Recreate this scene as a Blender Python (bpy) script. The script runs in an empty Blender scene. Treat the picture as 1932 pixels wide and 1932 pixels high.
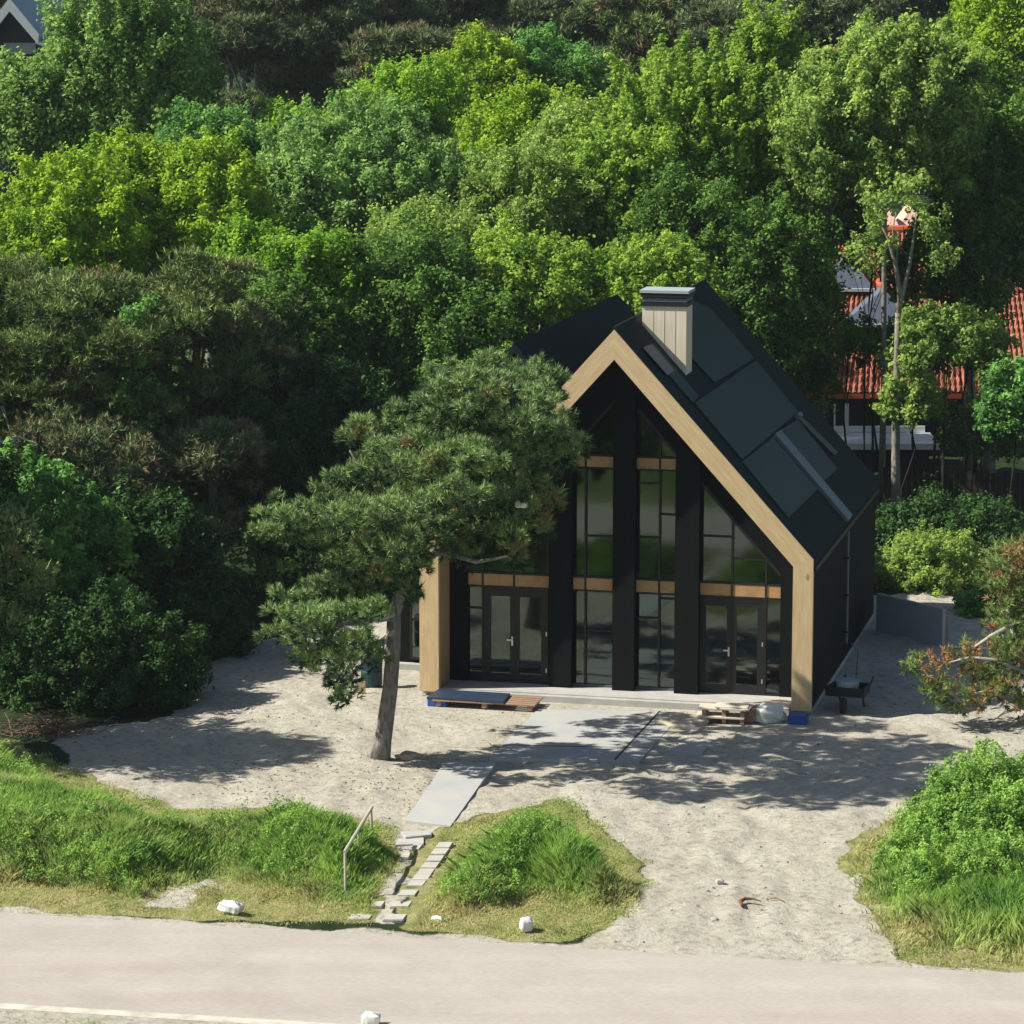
import bpy, math, random
import numpy as np
from mathutils import Vector
R = math.radians
S = bpy.context.scene
col = S.collection
# ------------------------------------------------------------------ camera
H = 18.2
TH = math.asin(1016/6130)
F = 6130*math.cos(TH)
cd = bpy.data.cameras.new('camera'); cam = bpy.data.objects.new('camera', cd); col.objects.link(cam)
cam.location = (0, 0, H); cam.rotation_euler = (math.pi/2-TH, 0, 0)
cd.sensor_width = 36; cd.lens = 36*F/1932; cd.clip_end = 5000; cd.clip_start = 1
S.camera = cam
# ------------------------------------------------------------------ light
SUN_EL = 43.0; SUN_AZ = 4.5          # azimuth: degrees in front of due left
w = bpy.data.worlds.new('World'); S.world = w; w.use_nodes = True
nt = w.node_tree; bg = nt.nodes['Background']
sky = nt.nodes.new('ShaderNodeTexSky'); sky.sky_type = 'NISHITA'; sky.sun_disc = False
tx, ty = -math.cos(R(SUN_AZ)), -math.sin(R(SUN_AZ))
sky.sun_elevation = R(SUN_EL); sky.sun_rotation = math.atan2(tx, ty)
nt.links.new(sky.outputs[0], bg.inputs[0]); bg.inputs[1].default_value = 0.064
sd = bpy.data.lights.new('sun', 'SUN'); so = bpy.data.objects.new('sun', sd); col.objects.link(so)
sd.energy = 5.0; sd.angle = R(0.5); sd.color = (1.0, 0.955, 0.86)
tosun = Vector((tx*math.cos(R(SUN_EL)), ty*math.cos(R(SUN_EL)), math.sin(R(SUN_EL))))
so.rotation_euler = tosun.to_track_quat('Z', 'Y').to_euler(); so.location = (-30, 40, 60)
S.view_settings.view_transform = 'Standard'; S.view_settings.look = 'None'
S.view_settings.exposure = 0.64; S.view_settings.gamma = 1
# ------------------------------------------------------------------ measuring: photo coordinates (0..1932) to places in the world
C0 = np.array([0, 0, H]); FW = np.array([0, math.cos(TH), -math.sin(TH)]); UP = np.array([0, math.sin(TH), math.cos(TH)]); RT = np.array([1., 0, 0])
def ray(x, y): return FW*F + RT*(x-966) + UP*(966-y)
def G(x, y, z=0.): d = ray(x, y); return C0 + d*(z-H)/d[2]
def at(x, y, Y): d = ray(x, y); return C0 + d*Y/d[1]
def scl(Y): return 6130/Y            # pixels per metre at distance Y
# ------------------------------------------------------------------ helpers
rng = np.random.default_rng(7); random.seed(7)
def tag(o, label=None, cat=None, group=None, kind=None):
    if label: o['label'] = label
    if cat: o['category'] = cat
    if group: o['group'] = group
    if kind: o['kind'] = kind
    return o
def empty(name, loc=(0, 0, 0), rz=0):
    o = bpy.data.objects.new(name, None); col.objects.link(o); o.location = loc; o.rotation_euler = (0, 0, rz)
    o.empty_display_size = .3
    return o
class MB:
    def __init__(s): s.v = []; s.f = []
    def add(s, v, f):
        n = len(s.v); s.v += [tuple(map(float, p)) for p in v]; s.f += [tuple(i+n for i in q) for q in f]; return s
    def box(s, a, b, rz=0, c=None):
        x0, y0, z0 = a; x1, y1, z1 = b
        v = [(x0,y0,z0),(x1,y0,z0),(x1,y1,z0),(x0,y1,z0),(x0,y0,z1),(x1,y0,z1),(x1,y1,z1),(x0,y1,z1)]
        if rz:
            cx, cy = c or ((x0+x1)/2, (y0+y1)/2); ca, sa = math.cos(rz), math.sin(rz)
            v = [(cx+(x-cx)*ca-(y-cy)*sa, cy+(x-cx)*sa+(y-cy)*ca, z) for x, y, z in v]
        return s.add(v, [(0,3,2,1),(4,5,6,7),(0,1,5,4),(1,2,6,5),(2,3,7,6),(3,0,4,7)])
    def prism(s, poly, off):              # polygon (3d points) extruded by off
        n = len(poly); p = [Vector(q) for q in poly]; o = Vector(off)
        v = p + [q+o for q in p]
        f = [tuple(range(n))[::-1], tuple(range(n, 2*n))] + [(i, (i+1) % n, n+(i+1) % n, n+i) for i in range(n)]
        return s.add(v, f)
    def ring(s, outer, inner, off, closed=True):
        n = len(outer); o = Vector(off)
        A = [Vector(q) for q in outer]; B = [Vector(q) for q in inner]
        v = A + B + [q+o for q in A] + [q+o for q in B]; f = []
        for i in range(n if closed else n-1):
            j = (i+1) % n
            f += [(i, j, n+j, n+i), (2*n+i, 3*n+i, 3*n+j, 2*n+j), (i, 2*n+i, 2*n+j, j), (n+i, n+j, 3*n+j, 3*n+i)]
        if not closed:
            for i in (0, n-1): f += [(i, n+i, 3*n+i, 2*n+i)]
        return s.add(v, f)
    def tube(s, pts, rad, n=8, cap=True):
        pts = [Vector(p) for p in pts]
        if not hasattr(rad, '__len__'): rad = [rad]*len(pts)
        vs = []; fs = []
        for i, p in enumerate(pts):
            t = (pts[min(i+1, len(pts)-1)] - pts[max(i-1, 0)]).normalized()
            a = t.cross(Vector((0, 0, 1)));
            if a.length < .05: a = t.cross(Vector((0, 1, 0)))
            a.normalize(); b = t.cross(a)
            for k in range(n):
                an = 2*math.pi*k/n; vs.append(p + (a*math.cos(an)+b*math.sin(an))*rad[i])
        for i in range(len(pts)-1):
            for k in range(n): fs.append((i*n+k, i*n+(k+1) % n, (i+1)*n+(k+1) % n, (i+1)*n+k))
        if cap: fs += [tuple(range(n)), tuple(range((len(pts)-1)*n, len(pts)*n))]
        return s.add(vs, fs)
    def lathe(s, c, prof, n=20):
        vs = []; fs = []
        for r_, z in prof:
            for k in range(n):
                a = 2*math.pi*k/n; vs.append((c[0]+r_*math.cos(a), c[1]+r_*math.sin(a), c[2]+z))
        for i in range(len(prof)-1):
            for k in range(n): fs.append((i*n+k, i*n+(k+1) % n, (i+1)*n+(k+1) % n, (i+1)*n+k))
        fs += [tuple(range(n)), tuple(range((len(prof)-1)*n, len(prof)*n))]
        return s.add(vs, fs)
    def build(s, name, mat, parent=None, smooth=False, bevel=0):
        import bmesh
        me = bpy.data.meshes.new(name); me.from_pydata(s.v, [], s.f)
        bm = bmesh.new(); bm.from_mesh(me); bmesh.ops.recalc_face_normals(bm, faces=bm.faces)
        if bevel: bmesh.ops.bevel(bm, geom=[e for e in bm.edges], offset=bevel, segments=2, affect='EDGES', clamp_overlap=True)
        bm.to_mesh(me); bm.free()
        if smooth: me.polygons.foreach_set('use_smooth', [True]*len(me.polygons))
        me.materials.append(mat); o = bpy.data.objects.new(name, me); col.objects.link(o)
        if parent is not None: o.parent = parent
        return o
def np_mesh(name, V, k, mat, attrs=None, parent=None):
    """V (n*k,3) : n separate k-gons"""
    n = len(V)//k
    me = bpy.data.meshes.new(name)
    me.vertices.add(n*k); me.vertices.foreach_set('co', np.ascontiguousarray(V, dtype=np.float32).ravel())
    me.loops.add(n*k); me.loops.foreach_set('vertex_index', np.arange(n*k, dtype=np.int32))
    me.polygons.add(n); me.polygons.foreach_set('loop_start', np.arange(0, n*k, k, dtype=np.int32))
    me.polygons.foreach_set('loop_total', np.full(n, k, dtype=np.int32))
    for an, av in (attrs or {}).items():
        at_ = me.attributes.new(an, 'FLOAT', 'POINT'); at_.data.foreach_set('value', np.repeat(av, k).astype(np.float32))
    me.update(); me.validate()
    me.materials.append(mat); o = bpy.data.objects.new(name, me); col.objects.link(o)
    if parent is not None: o.parent = parent
    return o
def unit(a): return a/np.maximum(np.linalg.norm(a, axis=-1, keepdims=True), 1e-6)
def rdir(n, r=None): return unit((r or rng).normal(size=(n, 3)))
def vnoise(x, y, s, seed=0):              # value noise, -1..1
    x = np.asarray(x, float)/s; y = np.asarray(y, float)/s
    xi = np.floor(x); yi = np.floor(y); fx = x-xi; fy = y-yi
    fx = fx*fx*(3-2*fx); fy = fy*fy*(3-2*fy)
    def h(a, b):
        q = np.sin(a*127.1+b*311.7+seed*74.7)*43758.5453; return (q-np.floor(q))*2-1
    return (h(xi, yi)*(1-fx)+h(xi+1, yi)*fx)*(1-fy) + (h(xi, yi+1)*(1-fx)+h(xi+1, yi+1)*fx)*fy
def sdist(P, poly):                        # + inside, metres
    poly = np.array(poly)[:, :2]; x = P[..., 0]; y = P[..., 1]
    ins = np.zeros(x.shape, bool); d = np.full(x.shape, 1e9)
    for i in range(len(poly)):
        a = poly[i]; b = poly[(i+1) % len(poly)]
        e = b-a; t = np.clip(((x-a[0])*e[0]+(y-a[1])*e[1])/max(e@e, 1e-9), 0, 1)
        d = np.minimum(d, np.hypot(x-a[0]-t*e[0], y-a[1]-t*e[1]))
        c = ((a[1] > y) != (b[1] > y)) & (x < (b[0]-a[0])*(y-a[1])/((b[1]-a[1]) or 1e-9)+a[0]); ins ^= c
    return np.where(ins, d, -d)
def ldist(P, line):                        # distance to an open line
    x = P[..., 0]; y = P[..., 1]; d = np.full(x.shape, 1e9)
    for a, b in zip(line[:-1], line[1:]):
        e = b-a; t = np.clip(((x-a[0])*e[0]+(y-a[1])*e[1])/max(e@e, 1e-9), 0, 1); d = np.minimum(d, np.hypot(x-a[0]-t*e[0], y-a[1]-t*e[1]))
    return d
def sstep(a, b, x): t = np.clip((x-a)/(b-a), 0, 1); return t*t*(3-2*t)
# ------------------------------------------------------------------ materials
def mat(name, c=(.5, .5, .5), rough=.8, spec=.4, metal=0, noise=0, nscale=5, c2=None, bump=0, bscale=20, stretch=(1, 1, 1), coat=0):
    m = bpy.data.materials.new(name); m.use_nodes = True; t = m.node_tree; b = t.nodes['Principled BSDF']
    b.inputs['Base Color'].default_value = (*c, 1); b.inputs['Roughness'].default_value = rough
    b.inputs['Specular IOR Level'].default_value = spec; b.inputs['Metallic'].default_value = metal
    b.inputs['Coat Weight'].default_value = coat
    tc = t.nodes.new('ShaderNodeTexCoord'); mp = t.nodes.new('ShaderNodeMapping'); mp.inputs['Scale'].default_value = stretch
    t.links.new(tc.outputs['Object'], mp.inputs[0])
    if c2 is not None or noise:
        if c2 is None: c2 = tuple(x*(1-noise) for x in c)
        n = t.nodes.new('ShaderNodeTexNoise'); n.inputs['Scale'].default_value = nscale; n.inputs['Detail'].default_value = 6
        n.inputs['Roughness'].default_value = .65
        t.links.new(mp.outputs[0], n.inputs['Vector'])
        r = t.nodes.new('ShaderNodeValToRGB'); r.color_ramp.elements[0].position = .35; r.color_ramp.elements[1].position = .65
        r.color_ramp.elements[0].color = (*c2, 1); r.color_ramp.elements[1].color = (*c, 1)
        t.links.new(n.outputs[0], r.inputs[0]); t.links.new(r.outputs[0], b.inputs['Base Color'])
    if bump:
        n = t.nodes.new('ShaderNodeTexNoise'); n.inputs['Scale'].default_value = bscale; n.inputs['Detail'].default_value = 5
        t.links.new(mp.outputs[0], n.inputs['Vector'])
        bp = t.nodes.new('ShaderNodeBump'); bp.inputs['Strength'].default_value = min(1, bump); bp.inputs['Distance'].default_value = .03
        t.links.new(n.outputs[0], bp.inputs['Height']); t.links.new(bp.outputs[0], b.inputs['Normal'])
    return m
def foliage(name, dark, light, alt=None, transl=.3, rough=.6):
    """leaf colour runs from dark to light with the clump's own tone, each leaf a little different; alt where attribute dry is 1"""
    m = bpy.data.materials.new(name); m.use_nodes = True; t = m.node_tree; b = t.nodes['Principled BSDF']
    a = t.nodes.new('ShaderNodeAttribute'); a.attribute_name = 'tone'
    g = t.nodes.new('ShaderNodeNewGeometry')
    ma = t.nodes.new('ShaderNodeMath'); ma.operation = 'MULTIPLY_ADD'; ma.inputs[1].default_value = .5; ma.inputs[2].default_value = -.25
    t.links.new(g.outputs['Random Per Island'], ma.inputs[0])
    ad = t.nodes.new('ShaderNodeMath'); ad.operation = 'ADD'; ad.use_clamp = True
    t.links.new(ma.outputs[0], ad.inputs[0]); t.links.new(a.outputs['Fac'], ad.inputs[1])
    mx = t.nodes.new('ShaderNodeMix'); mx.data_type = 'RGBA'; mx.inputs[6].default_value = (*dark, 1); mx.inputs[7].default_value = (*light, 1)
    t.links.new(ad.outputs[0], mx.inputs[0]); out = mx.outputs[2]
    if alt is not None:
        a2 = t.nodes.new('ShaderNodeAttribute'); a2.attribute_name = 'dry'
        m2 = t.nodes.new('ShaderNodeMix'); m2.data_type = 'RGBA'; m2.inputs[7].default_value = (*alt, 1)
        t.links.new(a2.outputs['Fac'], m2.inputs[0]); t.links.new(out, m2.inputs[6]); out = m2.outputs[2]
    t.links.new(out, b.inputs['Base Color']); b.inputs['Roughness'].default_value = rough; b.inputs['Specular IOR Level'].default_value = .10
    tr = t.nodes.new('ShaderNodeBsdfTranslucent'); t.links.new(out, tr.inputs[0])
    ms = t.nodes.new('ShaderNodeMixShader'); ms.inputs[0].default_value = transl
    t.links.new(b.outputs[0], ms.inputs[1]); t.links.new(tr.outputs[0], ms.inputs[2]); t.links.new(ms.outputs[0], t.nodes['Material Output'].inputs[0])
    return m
M = {}
M['timber'] = mat('timber', (.68, .51, .29), .7, .3, c2=(.54, .38, .20), nscale=2.2, stretch=(6, 6, .6), bump=.15, bscale=30)
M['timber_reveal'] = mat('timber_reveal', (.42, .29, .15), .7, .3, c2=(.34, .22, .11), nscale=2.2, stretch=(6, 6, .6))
M['timber_orange'] = mat('timber_orange', (.50, .30, .14), .7, .3, noise=.25, nscale=3)
M['black'] = mat('black_cladding', (.006, .009, .009), .8, .12, noise=.3, nscale=3, stretch=(12, 12, .5), bump=.3, bscale=6)
M['frame'] = mat('dark_frame', (.012, .012, .013), .5, .4)
M['roof'] = mat('dark_roofing', (.011, .020, .021), .85, .15, noise=.25, nscale=1.2, bump=.1)
M['panel'] = mat('solar_panel', (.007, .036, .028), .5, .12, noise=.25, nscale=1.0, stretch=(1, 6, 1))
M['strip'] = mat('zinc_strip', (.10, .13, .13), .5, .5)
M['zinc'] = mat('zinc', (.16, .20, .20), .45, .5, noise=.15)
M['lightzinc'] = mat('light_zinc', (.34, .40, .40), .5, .5)
M['joint'] = mat('board_joint', (.60, .52, .38), .8, .2)
M['chimney'] = mat('chimney_boards', (.78, .69, .53), .7, .3, c2=(.66, .57, .42), nscale=3, stretch=(8, 8, .3))
M['concrete'] = mat('concrete', (.46, .45, .42), .85, .3, noise=.2, nscale=2.5, bump=.1)
M['slab'] = mat('paving_slab', (.36, .38, .38), .85, .3, c2=(.44, .43, .39), nscale=.8, bump=.15)
M['stone'] = mat('pale_stone', (.48, .46, .40), .85, .3, noise=.15, nscale=4, bump=.2)
M['panelwall'] = mat('grey_board', (.38, .43, .43), .8, .3, noise=.12, nscale=1.5)
M['bluefoam'] = mat('blue_foam', (.03, .09, .34), .6, .4, noise=.15)
M['bluesheet'] = mat('blue_sheet', (.025, .045, .08), .5, .4, noise=.3, nscale=3)
M['board'] = mat('pale_board', (.62, .57, .46), .75, .3, noise=.15, nscale=4, stretch=(1, 6, 1))
M['brownboard'] = mat('brown_board', (.36, .23, .16), .75, .3, noise=.2, nscale=4)
M['whitebag'] = mat('white_sack', (.70, .70, .66), .6, .4, noise=.08, nscale=4, bump=.5, bscale=9)
M['bin'] = mat('black_rubber', (.012, .014, .016), .6, .35)
M['pale'] = mat('pale_plastic', (.34, .40, .45), .5, .4)
M['steel'] = mat('brushed_steel', (.65, .66, .66), .3, .5, metal=.7)
M['white'] = mat('white_paint', (.80, .81, .78), .5, .4, noise=.05)
M['bark_pine'] = mat('pine_bark', (.27, .25, .23), .95, .2, c2=(.10, .088, .08), nscale=4, stretch=(3, 3, .8), bump=1, bscale=9)
M['bark_pale'] = mat('pale_bark', (.30, .28, .22), .9, .2, c2=(.13, .12, .09), nscale=3, stretch=(2, 2, 1), bump=.6, bscale=9)
M['deadwood'] = mat('dead_wood', (.46, .43, .38), .9, .2, noise=.3)
M['tile'] = mat('orange_roof_tile', (.44, .16, .10), .85, .25, c2=(.22, .075, .05), nscale=1.6)
M['ridge'] = mat('ridge_tile', (.58, .12, .05), .8, .3, noise=.2, nscale=3)
M['pinkwall'] = mat('pink_roof_sheet', (.66, .42, .34), .8, .3, noise=.15)
M['slate'] = mat('grey_slate', (.11, .13, .18), .7, .3, noise=.15)
M['brick'] = mat('dark_brick_wall', (.05, .04, .035), .85, .3, noise=.3)
M['bluegreyroof'] = mat('pale_metal_roof', (.30, .42, .44), .5, .4, noise=.1)
M['fence'] = mat('dark_fence_wood', (.035, .028, .022), .9, .2, noise=.3, nscale=3)
M['brush'] = mat('dry_twigs', (.22, .15, .10), .9, .2, noise=.4)
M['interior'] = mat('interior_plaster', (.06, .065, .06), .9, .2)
M['rail'] = mat('grey_rail_wood', (.50, .46, .36), .8, .3, noise=.15)
M['rust'] = mat('rusty_strap', (.17, .08, .035), .7, .3)
# glass: a see-through pane with a mirror share
def glassmat(name, refl, tint=(.75, .85, .82)):
    m = bpy.data.materials.new(name); m.use_nodes = True; t = m.node_tree; t.nodes.remove(t.nodes['Principled BSDF'])
    a = t.nodes.new('ShaderNodeBsdfTransparent'); a.inputs[0].default_value = (*tint, 1)
    g = t.nodes.new('ShaderNodeBsdfGlossy'); g.inputs['Roughness'].default_value = .05; g.inputs[0].default_value = (.9, 1, .98, 1)
    n = t.nodes.new('ShaderNodeTexNoise'); n.inputs['Scale'].default_value = .8
    tc = t.nodes.new('ShaderNodeTexCoord'); t.links.new(tc.outputs['Object'], n.inputs['Vector'])
    b = t.nodes.new('ShaderNodeBump'); b.inputs['Strength'].default_value = .08; b.inputs['Distance'].default_value = .02
    t.links.new(n.outputs[0], b.inputs['Height']); t.links.new(b.outputs[0], g.inputs['Normal'])
    x = t.nodes.new('ShaderNodeMixShader'); x.inputs[0].default_value = refl
    t.links.new(a.outputs[0], x.inputs[1]); t.links.new(g.outputs[0], x.inputs[2]); t.links.new(x.outputs[0], t.nodes['Material Output'].inputs[0])
    return m
M['glass'] = glassmat('window_glass', .065)
# foliage kinds
FO = {
 'lime':   foliage('lime_leaves', (.085, .22, .02), (.49, .67, .06), transl=.42),
 'bright': foliage('bright_green_leaves', (.06, .20, .02), (.38, .60, .06), transl=.42),
 'maple':  foliage('maple_leaves', (.06, .16, .025), (.44, .62, .09), transl=.42),
 'olive':  foliage('olive_leaves', (.08, .17, .04), (.46, .61, .14), transl=.42),
 'willow': foliage('grey_green_leaves', (.075, .18, .05), (.38, .58, .16), transl=.4),
 'birch':  foliage('light_green_leaves', (.07, .17, .035), (.40, .58, .15), transl=.42),
 'cool':   foliage('cool_green_leaves', (.045, .15, .04), (.27, .52, .12), transl=.4),
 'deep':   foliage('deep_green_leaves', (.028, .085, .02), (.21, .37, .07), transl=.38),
 'ivy':    foliage('shade_darkened_leaves', (.016, .05, .016), (.075, .16, .04), transl=.25),  # leaves of shaded trees and shrubs, the shade put into a darker green
 'pine':   foliage('pine_needles', (.035, .07, .025), (.32, .41, .13), alt=(.24, .17, .09), transl=.15),
 'fpine':  foliage('green_pine_needles', (.016, .05, .02), (.38, .52, .19), alt=(.34, .24, .11), transl=.15),
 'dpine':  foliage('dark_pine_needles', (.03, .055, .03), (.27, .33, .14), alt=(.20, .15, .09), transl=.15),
 'rpine':  foliage('edge_pine_needles', (.06, .11, .03), (.36, .46, .14), alt=(.50, .25, .13), transl=.15),
 'grass':  foliage('dune_grass', (.09, .26, .05), (.46, .66, .14), alt=(.56, .52, .24), transl=.45),
 'rose':   foliage('rose_leaves', (.07, .19, .04), (.42, .64, .14), transl=.42),
}
# ------------------------------------------------------------------ ground
def GP(pts, z=0.): return np.array([G(x, y, z) for x, y in pts])
sand_poly = GP([(118,1378),(230,1368),(330,1352),(360,1300),(430,1230),(560,1190),(750,1150),(1250,1130),(1700,1120),(1990,1110),(2200,1110),(2200,1470),
                (1800,1490),(1640,1600),(1640,1690),(1665,1780),(1720,1850),(1050,1810),(1140,1740),(1200,1690),(1225,1640),(1100,1530),(900,1540),
                (850,1590),(790,1610),(735,1740),(640,1735),(700,1640),(740,1560),(560,1560),(330,1540),(130,1475)])
road_a, road_b = G(0, 1722), G(1932, 1840); road_c, road_d = G(0, 1893), G(1932, 2011)
mound_L = np.vstack([GP([(-260,1450),(0,1425),(60,1432),(110,1500),(260,1530),(340,1565),(560,1555),(705,1560),(755,1600)], .25), GP([(735,1640),(690,1708),(560,1690),(420,1640),(250,1700),(150,1680),(0,1685),(-260,1670)])])
mound_M = np.vstack([GP([(850,1640),(880,1590),(960,1555),(1060,1550),(1150,1610),(1200,1660)], .35), GP([(1195,1700),(1130,1715),(1000,1700),(880,1730),(800,1700)])])
mound_R = np.vstack([GP([(1640,1640),(1730,1560),(1800,1520),(2250,1490)], .4), GP([(2250,1830),(1900,1800),(1730,1780),(1680,1730)])])
verge_M = GP([(790,1590),(850,1560),(1060,1510),(1200,1620),(1215,1660),(1185,1705),(1140,1745),(1045,1778),(755,1752)])
verge_L = GP([(-400,1380),(0,1390),(110,1450),(330,1530),(560,1530),(740,1560),(750,1600),(690,1740),(-400,1712)])
verge_R = GP([(1600,1620),(1760,1480),(2300,1440),(2300,1880),(1715,1822),(1660,1760)])
bald = GP([(290,1690),(340,1665),(400,1655),(430,1672),(380,1690),(330,1712),(250,1712)])
xs = np.concatenate([-np.geomspace(1600, 32, 26)[:-1], np.arange(-31, 31.01, .16), np.geomspace(32, 1600, 26)[1:]])
ys = np.concatenate([np.linspace(-1600, 0, 9), np.arange(4, 48, 2.), np.arange(49.5, 106, .16), np.arange(107, 170, 3.), np.geomspace(172, 2600, 22)])
ruts = [GP(q)[:, :2] for q in ([(1235,1800),(1262,1700),(1290,1620),(1335,1560),(1420,1515),(1560,1470)], [(1325,1805),(1350,1700),(1375,1630),(1420,1580),(1500,1535),(1640,1480)],
        [(1420,1810),(1420,1700),(1400,1620),(1350,1540),(1300,1500)], [(1510,1815),(1500,1720),(1480,1640),(1440,1570),(1400,1520)])]
def base_h(P):
    x, y = P[..., 0], P[..., 1]
    h = .85*sstep(0, 2.0, sdist(P, mound_L)+.35*vnoise(x, y, 1.5, 3)) + .95*sstep(0, 1.9, sdist(P, mound_M)+.3*vnoise(x, y, 1.2, 4)) + .45*sstep(0, 2.2, sdist(P, mound_R))
    return h
def height(P):
    x, y = P[..., 0], P[..., 1]
    off = (y - (road_a[1]+(road_b[1]-road_a[1])*(x-road_a[0])/(road_b[0]-road_a[0])))
    rough = sstep(.1, 1.5, off)
    h = base_h(P)*rough
    n = .07*vnoise(x, y, 2.3, 1) + .028*vnoise(x, y, .8, 2) + .030*vnoise(x, y, .36, 5)
    n = n + .035*vnoise(x*1.6+y*.5, y*.5, .5, 8) + .03*vnoise(x*1.9-y*.55+3*vnoise(x, y, 4, 15), y*.28, .42, 9)*sstep(74, 70, y)
    for q_ in ruts:
        d_ = ldist(P, q_); n = n - .035*np.exp(-(d_/.15)**2)*(.7+.6*vnoise(x, y, .4, 27)) + .018*np.exp(-((d_-.3)/.12)**2)
    hq = H_house(P)
    h = h + n*rough*hq
    offn = (y - (road_c[1]+(road_d[1]-road_c[1])*(x-road_c[0])/(road_d[0]-road_c[0])))
    h = h - .05*sstep(-.25, .05, offn)*(1-rough) + .02*(n)*sstep(0, -.6, offn)      # the road bed lies just under the road sheet
    h = np.where(y < 49, h*0 + .5*np.clip(vnoise(x, y, 9, 6), 0, 1)*sstep(49, 44, y), h)
    h = np.where(y < 26, -2.0, h)
    h = h + 5.*sstep(125, 260, y) + 10*sstep(260, 600, y)
    return h
HL = G(792, 1312); YAW = R(13.4)
Uv = np.array([math.cos(YAW), -math.sin(YAW), 0]); Vv = np.array([math.sin(YAW), math.cos(YAW), 0])
def hw(u, v, z=0): return HL + Uv*u + Vv*v + np.array([0, 0, z])
def hplane(px, py, n, val):              # photo point on a plane of the house, in house coordinates
    d = ray(px, py); q0 = C0-HL
    a = np.array([q0@Uv, q0@Vv, q0[2]]); b = np.array([d@Uv, d@Vv, d[2]])
    t = (val-np.dot(n, a))/np.dot(n, b); return a+b*t
slab_polys = {
 'patio': GP([(1015,1338),(1290,1344),(1205,1436),(925,1430)], .03),
 'path': GP([(838,1440),(935,1440),(850,1560),(765,1550)], .03)}
flat_poly = np.array([hw(-.5, -2.2), hw(10.5, -2.2), hw(10.5, 14), hw(-.5, 14)])
def H_house(P):
    d = np.maximum.reduce([sdist(P, flat_poly)*0-9, sdist(P, slab_polys['patio']), sdist(P, slab_polys['path']), sdist(P, flat_poly)])
    return sstep(.35, -.3, d)*.94+.06
X, Y = np.meshgrid(xs, ys); P = np.dstack([X, Y]); Z = height(P)
V = np.dstack([X, Y, Z]).reshape(-1, 3); nx = len(xs); ny = len(ys)
ii = (np.arange(ny-1)[:, None]*nx+np.arange(nx-1)[None]).ravel()
Fq = np.stack([ii, ii+1, ii+nx+1, ii+nx], 1)
me = bpy.data.meshes.new('ground'); me.vertices.add(len(V)); me.vertices.foreach_set('co', V.astype(np.float32).ravel())
me.loops.add(Fq.size); me.loops.foreach_set('vertex_index', Fq.ravel().astype(np.int32))
me.polygons.add(len(Fq)); me.polygons.foreach_set('loop_start', np.arange(0, Fq.size, 4, dtype=np.int32)); me.polygons.foreach_set('loop_total', np.full(len(Fq), 4, np.int32))
me.polygons.foreach_set('use_smooth', np.ones(len(Fq), bool))
Pn = P + np.dstack([.25*vnoise(X, Y, .7, 11), .25*vnoise(X, Y, .7, 12)])
s_sand = sstep(-.3, .15, sdist(Pn, sand_poly))
s_verge = np.maximum.reduce([sstep(-.3, .2, sdist(Pn, q)) for q in (verge_L, verge_M, verge_R)])
s_verge = s_verge*(1-.85*sstep(-.3, .3, sdist(Pn, bald)))
roadside = sstep(.75, .1, np.abs(Y-(road_a[1]+(road_b[1]-road_a[1])*(X-road_a[0])/(road_b[0]-road_a[0]))) + .2*vnoise(X, Y, .6, 19))
near = sstep(55.5, 54.5, Y+.2*X)
s_sand = np.maximum(np.maximum(s_sand*(1-s_verge), sstep(-.2, .2, sdist(Pn, bald))*.8), roadside)
s_sand = np.maximum(s_sand, near*sstep(50, 52, Y+.2*X))
for an, av in (('sand', s_sand), ('verge', np.maximum(s_verge*(1-roadside), near*(Y < 60)*.45*sstep(-.2, .5, vnoise(X, Y, 1.5, 23))))):
    a_ = me.attributes.new(an, 'FLOAT', 'POINT'); a_.data.foreach_set('value', av.ravel().astype(np.float32))
me.update()
gm = bpy.data.materials.new('ground'); gm.use_nodes = True; t = gm.node_tree; b = t.nodes['Principled BSDF']; b.inputs['Roughness'].default_value = .95; b.inputs['Specular IOR Level'].default_value = .15
tc = t.nodes.new('ShaderNodeTexCoord')
def nz(scale, detail=6, ro=.6):
    n = t.nodes.new('ShaderNodeTexNoise'); n.inputs['Scale'].default_value = scale; n.inputs['Detail'].default_value = detail; n.inputs['Roughness'].default_value = ro
    t.links.new(tc.outputs['Object'], n.inputs['Vector']); return n.outputs[0]
def ramp(src, stops):
    r = t.nodes.new('ShaderNodeValToRGB'); e = r.color_ramp.elements
    while len(e) < len(stops): e.new(.5)
    for q, (p_, c_) in zip(e, stops): q.position = p_; q.color = (*c_, 1)
    t.links.new(src, r.inputs[0]); return r.outputs[0]
def mixc(f, a, b_):
    m = t.nodes.new('ShaderNodeMix'); m.data_type = 'RGBA'; t.links.new(f, m.inputs[0]); t.links.new(a, m.inputs[6]); t.links.new(b_, m.inputs[7]); return m.outputs[2]
def attr(n):
    a = t.nodes.new('ShaderNodeAttribute'); a.attribute_name = n; return a.outputs['Fac']
sandc = ramp(nz(.9), [(.3, (.43, .385, .30)), (.5, (.55, .51, .41)), (.7, (.66, .62, .52))])
sandf = ramp(nz(5, 8, .7), [(.38, (.17, .14, .105)), (.47, (.49, .455, .37)), (.66, (.64, .605, .51))])
mm = t.nodes.new('ShaderNodeMix'); mm.data_type = 'RGBA'; mm.inputs[0].default_value = .45; t.links.new(sandc, mm.inputs[6]); t.links.new(sandf, mm.inputs[7])
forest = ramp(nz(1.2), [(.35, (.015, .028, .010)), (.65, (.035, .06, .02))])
dune = ramp(nz(.22), [(.4, (.06, .14, .03)), (.6, (.20, .22, .08))])
verge = ramp(nz(2.2), [(.32, (.15, .21, .05)), (.5, (.34, .33, .13)), (.68, (.47, .41, .23))])
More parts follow.
